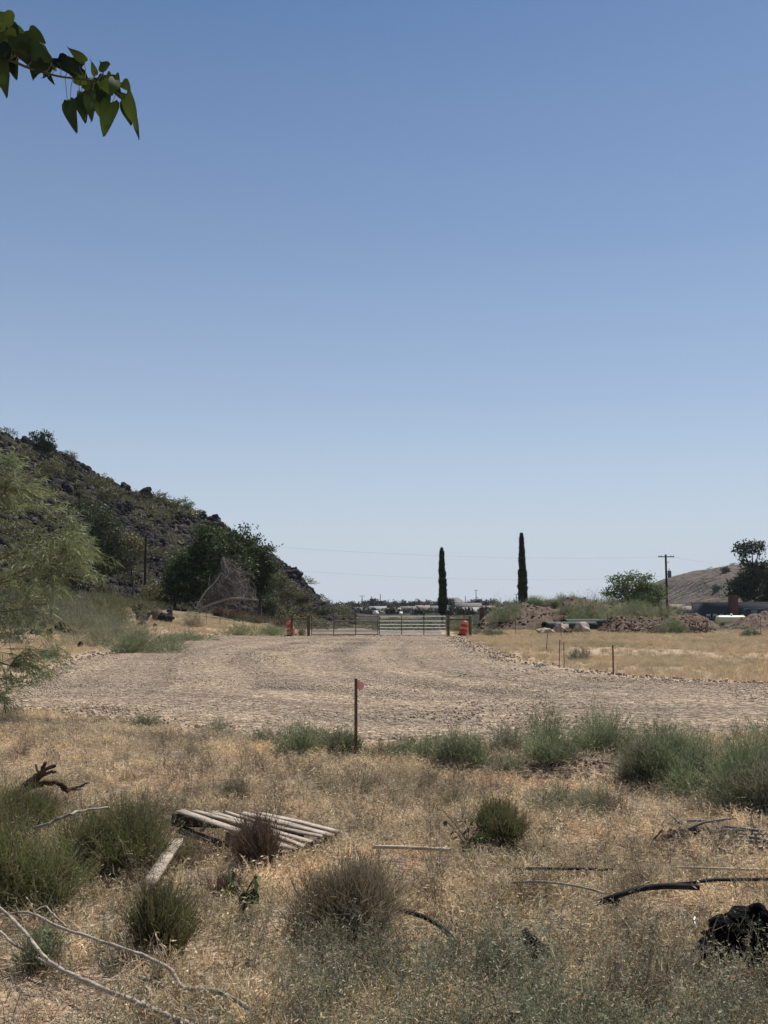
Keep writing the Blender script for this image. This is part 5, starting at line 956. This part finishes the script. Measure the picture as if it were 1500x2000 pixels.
for t in (.06, .9):
    a = FL.lerp(BL, t)-Vector((0, 0, .122)); b_ = FR.lerp(BR_, t)-Vector((0, 0, .12)); board(a, b_, (BL-FL).normalized()*.09, .02, 'bottom_plank', 'plankdarkshade', e, bo, 0, 30+int(t*10))
def lone_board(a, b_, w_, th, label, mat='plank', nm='loose_board', seed=5, wv=None):
    a = Vector(a); b_ = Vector(b_); s_ = Vector(wv) if wv else (b_-a).cross(Vector((0, 0, 1))); s_ = s_.normalized()*w_; return tag(board(a, b_, s_, th, nm, mat, None, Vector(), .004, seed), label, 'board', 'loose weathered boards')
lone_board(gp(290, 1726, .10), gp(346, 1638, .22), .075, .03, 'pale grey plank leaning down toward the viewer left of the pallet', seed=41)
lone_board(gp(334, 1644, .12), gp(398, 1606, .14), .05, .05, 'dark splintered beam end joining the plank and the pallet', 'plankdarkshade', seed=42)
lone_board(gp(728, 1651, .10), gp(882, 1657, .10), .03, .02, 'long thin pale board lying in the grass right of the pallet', seed=43)
lone_board(gp(1040, 1614, .05), gp(1112, 1615, .05), .03, .02, 'short thin stick board right of the round olive bush', seed=44)
lone_board(gp(995, 2012, .05), gp(1006, 1974, .22), .035, .008, 'pointed pale splinter sticking up at the bottom edge', 'plank', 'wood_splinter', 45)
def rod(pts, r, label, mat, nm, cat, n=4, sides=8, taper=None, z=.05, group=None, wob=0, par=None, off=Vector(), named=None):
    P = spline([gp(p[0], p[1], p[2] if len(p) > 2 else z) for p in pts], n); m = len(P)
    if wob: P = [p+Vector(RNG.normal(0, wob, 3)) for p in P]
    P = [p-off for p in P]; rr = np.linspace(r, taper if taper else r, m)*(1+(RNG.normal(0, .07, m) if wob else 0)); o_ = mk(nm, tb(P, list(rr), 0, sides), M[mat], par, smooth=True)
    return tag(o_, label, cat, group) if label else o_
# white dead branches at bottom left
bb = gp(200, 1930); 
e = empty('fallen_branch', bb, 'longest pale fallen branch arching across the lower left corner', 'branch', 'fallen white branches')
rod([(0, 1788, .16), (48, 1782, .2), (80, 1791, .2), (116, 1811, .18), (160, 1825, .16), (220, 1846, .16), (280, 1866, .15), (328, 1890, .13), (342, 1908, .1), (360, 1930, .08), (416, 1934, .1), (452, 1949, .11), (482, 1968, .09), (514, 1994, .05)], .006, None, 'deadwood', 'limb', None, 4, 8, .0105, wob=.0012, par=e, off=bb)
rod([(68, 1779, .22), (88, 1770, .23), (100, 1782, .22), (118, 1800, .19), (130, 1811, .17)], .003, None, 'deadwood', 'side_twig', None, 4, 6, .006, wob=.001, par=e, off=bb)
bb = gp(250, 1950); e = empty('fallen_branch', bb, 'thick pale fallen branch running straight down to the bottom edge', 'branch', 'fallen white branches')
rod([(-20, 1762, .2), (0, 1774, .2), (40, 1811, .18), (80, 1862, .15), (108, 1886, .12), (148, 1907, .1), (200, 1930, .1), (260, 1955, .09), (312, 1978, .09), (372, 2002, .09), (430, 2040, .08)], .007, None, 'deadwood', 'limb', None, 4, 8, .0135, wob=.0012, par=e, off=bb)
rod([(284, 1926, .07), (294, 1938, .09), (290, 1950, .09), (276, 1961, .08)], .007, None, 'deadwood', 'side_twig', None, 4, 8, .012, wob=.001, par=e, off=bb)
rod([(0, 1818, .1), (24, 1842, .1), (52, 1858, .09), (84, 1878, .08), (104, 1888, .07)], .007, 'short pale branch at the left edge below the arching one', 'deadwood', 'fallen_branch', 'branch', wob=.001, group='fallen white branches')
rod([(272, 1908, .05), (290, 1914, .05), (314, 1923, .05)], .009, 'short stub of pale wood between the two long fallen branches', 'deadwood', 'fallen_branch', 'branch', wob=.001, group='fallen white branches')
rod([(66, 1619, .35), (100, 1606, .4), (135, 1591, .45), (150, 1586, .45), (170, 1582, .45), (211, 1577, .45)], .011, 'thin pale stick lying across the bushes at left', 'deadwood', 'fallen_branch', 'branch', wob=.002, taper=.006, group='fallen white branches')
rod([(1262, 1648, .02), (1275, 1640, .06), (1293, 1622, .16)], .006, 'short dark twig standing slanted in the grass left of the debris', 'darkwood', 'dead_twig', 'twig', wob=.001)
rod([(1455, 1722, .12), (1475, 1740, .08), (1500, 1758, .04), (1520, 1765, .03)], .005, 'thin pale twig above the black lump at the right edge', 'deadwood', 'dead_twig', 'twig', wob=.001)
# charred root
bb = gp(80, 1545); e = empty('charred_root', bb, 'dark charred root stump with a crooked arm, left side', 'root')
for k_, (x_, y_, z_, r0) in enumerate([(104, 1497, .45, .05), (88, 1492, .46, .045), (108, 1506, .42, .035), (72, 1500, .40, .03)]):
    rod([(14, 1562, .16), (40, 1545, .22), (60, 1530, .28), (78+k_, 1515, .36), (x_, y_, z_)], r0*.9, None, 'darkwood', 'stump_prong', None, 4, 9, r0*.28, wob=.011, par=e, off=bb)
rod([(62, 1534, .26), (90, 1529, .27), (120, 1531, .26), (130, 1542, .21), (150, 1538, .22), (171, 1532, .25)], .028, None, 'darkwood', 'root_arm', None, 4, 8, .008, wob=.006, par=e, off=bb)
rod([(120, 1531, .25), (127, 1545, .2), (142, 1543, .2), (160, 1541, .19)], .018, None, 'darkwood', 'root_arm', None, 4, 8, .006, wob=.004, par=e, off=bb)
# hoses and pipes
rod([(752, 1776, .06), (775, 1778, .13), (800, 1782, .16), (830, 1792, .17), (858, 1808, .16), (876, 1824, .14), (884, 1836, .1), (877, 1844, .06), (858, 1850, .0)], .0125, 'black hose curving like a hook in the middle foreground', 'hdpe', 'garden_hose', 'hose', 5, 10)
rod([(1166, 1765, .06), (1185, 1757, .12), (1215, 1746, .15), (1250, 1736, .17), (1300, 1731, .17), (1366, 1733, .16)], .0165, 'thick black pipe lying bent in the grass, its open end at the right', 'hdpe', 'poly_pipe', 'pipe', 5, 12, group='black pipes in the grass')
rod([(1180, 1762, .09), (1205, 1758, .1), (1202, 1768, .05)], .016, 'short broken piece of black pipe at the left end of the thick pipe', 'hdpe', 'poly_pipe', 'pipe', 4, 10, group='black pipes in the grass')
rod([(1300, 1729, .12), (1345, 1725, .14), (1390, 1719, .14), (1440, 1718, .14), (1560, 1716, .13)], .010, 'thinner black pipe running on to the right edge', 'hdpe', 'poly_pipe', 'pipe', 5, 10, group='black pipes in the grass')
rod([(994, 1724, .12), (1030, 1722, .15), (1070, 1723, .16), (1110, 1728, .15), (1150, 1736, .14), (1178, 1744, .1)], .007, 'thin sun-bleached grey pipe left of the thick black pipe', 'deadwood', 'poly_pipe', 'pipe', 5, 10, group='black pipes in the grass')
rod([(1005, 1696, .09), (1100, 1697, .1), (1196, 1698, .1)], .009, 'thin dark pipe lying level above the bleached pipe', 'hdpe', 'poly_pipe', 'pipe', 3, 8, group='black pipes in the grass')
rod([(1322, 1694, .12), (1400, 1696, .14), (1500, 1699, .13), (1600, 1701, .13)], .007, 'thin yellowish pipe reaching the right edge above the black ones', 'yellowpipe', 'poly_pipe', 'pipe', 3, 8, group='black pipes in the grass')
# white plastic bits, rocks
e = tag(mk('plastic_sheet', rockb((.16, .10, .03), 510, 3, rough=.5), M['white']), 'crumpled white plastic at the bottom left edge', 'plastic'); e.location = gp(150, 2030, .05)
bx0 = gp(503, 1900); boulder(482, 527, 1871, 1903, bx0.y, 'tanstone', 'flat topped grey brown stone standing in the lower foreground', 511, cat='rock', fy=.6, sub=4)
bx0 = gp(1035, 1905); r_ = boulder(1000, 1068, 1832, 1908, bx0.y, 'basalt', 'dark grey leaning stone half hidden by weeds near the bottom', 512, cat='rock', fy=.5, sub=4, base=bx0); r_.rotation_euler = (0, R(24), 0)
# black charred lump with stones and a broken clay pipe
bb = gp(1492, 1912); kk = S(bb.y); e = empty('charred_heap', bb, 'black charred lump at the lower right edge under loose wire', 'charred heap')
mk('charred_block', rockb((.26, .17, .135), 520, 5, c=(.02, .12, .13), rough=.9)+rockb((.22, .14, .11), 521, 5, c=(.24, .10, .15), rough=1.0)+rockb((.12, .1, .08), 522, 4, c=(-.12, .05, .14), rough=.9)+rockb((.07, .07, .05), 524, 4, c=(.02, .0, .25), rough=1.1)+rockb((.09, .07, .05), 525, 4, c=(-.2, .02, .06), rough=1.1), M['black'], e)
mk('grey_chunk', rockb((.10, .08, .07), 523, 4, c=(.04, -.05, .10), rough=.5), M['basalt'], e)
wv_ = []
for i in range(16):
    a0 = RNG.uniform(-.25, .3); y0 = RNG.uniform(-.12, .2); pts = [Vector((a0, y0, .24+RNG.normal(0, .05)))]
    for j in range(5): pts.append(pts[-1]+Vector((RNG.normal(0, .06), RNG.normal(-.02, .05), RNG.normal(-.02, .05))))
    wv_ += tb(spline(pts, 3), .0008, 0, 4, False)
o_ = mk('wire_tangle', wv_, M['rust'], e); o_['kind'] = 'stuff'
boulder(1400, 1457, 1872, 1902, bb.y-.10, 'tanstone', 'rounded tan stone against the black lump', 530, cat='rock', base=gp(1428, 1905), group='stones by the black lump')
boulder(1398, 1498, 1893, 1935, bb.y-.2, 'tanstone', 'large flat brownish stone in front of the rounded tan one', 531, cat='rock', base=gp(1448, 1936), group='stones by the black lump')
boulder(1380, 1404, 1915, 1950, bb.y-.2, 'basalt', 'dark small stone at the left foot of the flat stone', 532, cat='rock', base=gp(1392, 1950), group='stones by the black lump')
hollow(gp(1466, 1902, .10), gp(1540, 1880, .14), .028, 'broken terracotta pipe by the black lump', 'terracotta', 16, None, 'clay_pipe')
rod([(1357, 1792, .13), (1356, 1800, .12), (1361, 1812, .1)], .006, 'bright white splinter left of the black lump', 'white', 'wood_splinter', 'splinter', taper=.003)
# debris by the right edge: old roots and bark
bb = gp(1410, 1650); e = empty('root_debris', bb, 'heap of old grey roots and bark in the grass at right', 'brush heap'); bl = []
for j in range(90):
    p = Vector((RNG.uniform(-.35, .5), RNG.normal(0, .14), abs(RNG.normal(0, .05))+.02)); d = Vector((RNG.normal(0, .22), RNG.normal(0, .15), RNG.normal(0, .05))); bl += tb([p, p+d*.5+Vector(RNG.normal(0, .02, 3)), p+d], [.012, .009, .003], 0, 4, False)
o_ = mk('roots', bl, M['deadbrown'], e); o_['kind'] = 'stuff'
mk('bark_piece', rockb((.13, .08, .06), 540, 4, c=(-.3, 0, .07), rough=.6), M['darkwood'], e); mk('root_crown', rockb((.22, .12, .05), 541, 4, c=(.15, .05, .06), rough=.8), M['deadbrown'], e)
# saplings with broad leaves
def sapling(px, pyt, pyb, wpx, label, n, mat, lf, seed=0, dark=True):
    b = gp(px, pyb); k = S(b.y); h_ = (pyb-pyt)*k; w_ = wpx*k; e = empty('sapling', b, label, 'sapling'); bl = []; C = []; A = []
    for i in range(6):
        a = RNG.uniform(0, 6.28); tip = Vector((math.cos(a)*w_*.5, math.sin(a)*w_*.4, h_*RNG.uniform(.65, 1))); sp = spline([(0, 0, -.02), (tip.x*.2, tip.y*.2, h_*.45), tip], 4); bl += tb(sp, list(np.linspace(.006, .002, len(sp))), 0, 5)
        for j in range(n): q_ = sp[RNG.integers(3, len(sp))]; C.append(np.array(q_)); A.append(np.array([math.cos(a), math.sin(a), 0])*.5+RNG.normal(size=3)*.6+[0, 0, -.5])
    C = np.array(C); A = np.array(A); V, F_ = leaves(C, A, RNG.uniform(lf*.7, lf*1.3, len(C)), lf*.6); mk('foliage', [(V, F_, 0)], M[mat], e); mk('stem', bl, M['bark'], e)
sapling(912, 1602, 1680, 80, 'dark leaved sapling standing left of the round olive bush', 7, 'treeleaf', .06)
sapling(470, 1712, 1792, 56, 'small green sapling with drooping leaves in the lower foreground', 5, 'mulberry', .075)
rod([(910, 1640, .1), (890, 1612, .3), (866, 1584, .42)], .005, 'bare thin shoot leaning left from the dark leaved sapling', 'bark', 'bare_shoot', 'twig', taper=.002)
# pale dead stalks in front
for i, (x0, y0, x1, y1, lb) in enumerate([(480, 1920, 500, 1960, 0), (545, 1880, 520, 1990, 0), (640, 1860, 672, 1790, 0), (590, 1850, 604, 1755, 0), (1150, 1990, 1200, 1880, 0), (1120, 2000, 1165, 1930, 0), (560, 1990, 548, 1900, 0), (575, 1985, 540, 1915, 0), (530, 1990, 552, 1890, 0), (1335, 1940, 1300, 1850, 0), (1265, 1890, 1258, 1840, 0), (430, 1990, 415, 1935, 0), (1080, 1760, 1090, 1700, 0), (5, 1960, 20, 1915, 0), (1050, 1910, 1075, 1800, 0), (960, 1870, 985, 1790, 0)]):
    yb, yt = max(y0, y1), min(y0, y1); xb, xt = (x0, x1) if y0 > y1 else (x1, x0); b = gp(xb, yb); tp = at(xt, yt, b.y+.05)-b; sp = spline([(0, 0, -.02), tp*.5+Vector((.02, 0, .01)), tp], 4)
    bl = tb(sp, list(np.linspace(.0032, .0012, len(sp))), 0, 5)
    for j in range(3): q_ = sp[3+j]; bl += tb([q_, q_+Vector((RNG.normal(0, .03), RNG.normal(0, .02), .04))], [.0013, .0006], 0, 4)
    e = empty('dead_stalk', b, 'thin bleached dead stalk standing in the foreground weeds, one of several', 'dead stalk', 'bleached dead stalks in the foreground'); mk('stalk', bl, M['deadwood'], e)
# clods on the near dirt mound
bb = gz(1105, 1512); n = 500; X = bb.x+RNG.normal(0, .42, n); Y = bb.y+RNG.normal(-.05, .25, n)
scatter('dirt_clods', np.stack([X, Y, H(X, Y)+.0], 1), .012+.04*RNG.uniform(0, 1, n)**3, RNG.uniform(0, 6.3, (n, 3)), RNG.integers(0, 3, n), [mk('clod', rockb((1, .8, .7), 600+i, 2, rough=.5), M['clod'], link=False) for i in range(3)], 'crumbled reddish clods on the little dirt mound', 'dirt')
# ------------------------------------------------------------------ haze
hz_ = mk('haze', [(np.array([(x, y, z) for z in (-4, 330) for x, y in ((-12500, -120), (12500, -120), (12500, 6800), (-12500, 6800))]), np.array([(0, 3, 2, 1), (4, 5, 6, 7), (0, 1, 5, 4), (1, 2, 6, 5), (2, 3, 7, 6), (3, 0, 4, 7)]), 0)], bpy.data.materials.new('haze')); hz_['kind'] = 'stuff'
hm = hz_.data.materials[0]; hm.use_nodes = True; hm.node_tree.nodes.remove(hm.node_tree.nodes['Principled BSDF']); pv = hm.node_tree.nodes.new('ShaderNodeVolumePrincipled')
pv.inputs['Color'].default_value = (.82, .88, .96, 1); pv.inputs['Density'].default_value = .00008; hm.node_tree.links.new(pv.outputs[0], hm.node_tree.nodes['Material Output'].inputs['Volume'])

# small reddish dirt mound at the near gravel edge
c0 = gz(1110, 1510); xs = np.linspace(c0.x-2.0, c0.x+1.5, 200); ys_ = np.linspace(c0.y-1.2, c0.y+1.1, 130); X, Y = np.meshgrid(xs, ys_)
def md(X, Y):
    z = 0
    for px, py, rx, ry, hh in ((1045, 1500, .36, .3, .12), (1145, 1512, .36, .32, .17), (945, 1506, .4, .22, .06)):
        c = gz(px, py); z = z+hh*np.exp(-((X-c.x)/rx)**2-((Y-c.y)/ry)**2)
    return z
mh = md(X, Y)*(.6+.8*fbm(X*5, Y*5, 91)); F = grid(X, Y); Z = H(X, Y)+.006+(fbm(X*9, Y*9, 92)-.5)*.09*sst(mh, .04, .1)+(fbm(X*25, Y*25, 94, 3)-.5)*.05*sst(mh, .04, .1)
struct(mk('dirt_mound', [(np.stack([X, Y, Z], -1), F[mh.ravel()[F].min(1) > .055], 0)], nmat('mound_soil', [(.11, .07, .05), (.22, .15, .11), (.34, .25, .19)], 6, bump=1, bscale=40, bdist=.03), smooth=True))
# scrub filling the bank between the lot and the hill (too dense to count)
n = 5200; U = RNG.uniform(-600, 640, n); Yb = RNG.uniform(44, 108, n); X = (U-750)*Yb/2009; k = (RNG.uniform(0, 1, n) < (.10+.9*sst(fbm(X*.12, Yb*.12, 97, 3), .40, .52))*sst(-sdist(X, Yb), 1, 4)*np.interp(U, [-600, 280, 330, 640], [1, .9, .25, .12])*np.where((Yb < 82) & (U > 225), 0, 1)*np.where((Yb < 56) & (U > 60), .15, 1))
scatter('bank_scrub', np.stack([X[k], Yb[k], H(X[k], Yb[k])+.05], 1), RNG.uniform(.45, 1.25, k.sum()), RNG.uniform(0, 6.3, k.sum()), RNG.integers(0, 4, k.sum()), [shrubsrc(M['banksage'], 380, .07) for _ in range(4)], 'grey green scrub covering the bank below the hill', 'scrub')
n = 500; U = RNG.uniform(-300, 420, n); Yb = RNG.uniform(42, 95, n); X = (U-750)*Yb/2009; k = (sdist(X, Yb) < -.5) & (RNG.uniform(0, 1, n) < sst(fbm(X*.2, Yb*.2, 98), .5, .6))
scatter('bank_rocks', np.stack([X[k], Yb[k], H(X[k], Yb[k])+.05], 1), RNG.uniform(.1, .4, k.sum()), RNG.uniform(0, 6.3, (k.sum(), 3)), RNG.integers(0, 7, k.sum()), brocks, 'small dark lava stones strewn over the bank', 'rocks')
# patches of green weeds and dark scrub in the fields behind the gate
n = 4200; U = RNG.uniform(560, 1500, n); Yb = RNG.uniform(86, 470, n); X = (U-750)*Yb/2009; k = (RNG.uniform(0, 1, n) < np.maximum(sst(fbm(X*.02+3, Yb*.06, 99, 3), .5, .56), sst(Yb, 300, 360))) & ~((np.abs(X+1+.05*(Yb-66)) < 5.2-.035*(Yb-67)) & (Yb < 135))
scatter('field_scrub', np.stack([X[k], Yb[k], H(X[k], Yb[k])], 1), RNG.uniform(.5, 1.6, k.sum())[:, None]*np.array([[1.5, 1.5, .6]]), RNG.uniform(0, 6.3, k.sum()), RNG.integers(0, 4, k.sum()), [shrubsrc(M['banksage'], 300, .1) for _ in range(4)], 'low green scrub in the fields beyond the gate', 'scrub')
#gt on beyond the gate
yt = np.geomspace(67, 135, 120); sx_ = np.linspace(-1, 1, 12); Y = np.repeat(yt[:, None], 12, 1); X = -1.-.05*(Y-66)+sx_[None]*(5.6-.035*(Y-67)+(fbm(Y*.2, Y*0+sx_[None]*3, 7)-.5)*2*np.abs(sx_[None])); struct(mk('gravel_track', [(np.stack([X, Y, H(X, Y)+.03], -1), grid(X, Y), 0)], nmat('track_dust', [(.11, .085, .065), (.17, .135, .105), (.24, .195, .155)], .8, world=True, bump=.6, bscale=12), smooth=True))
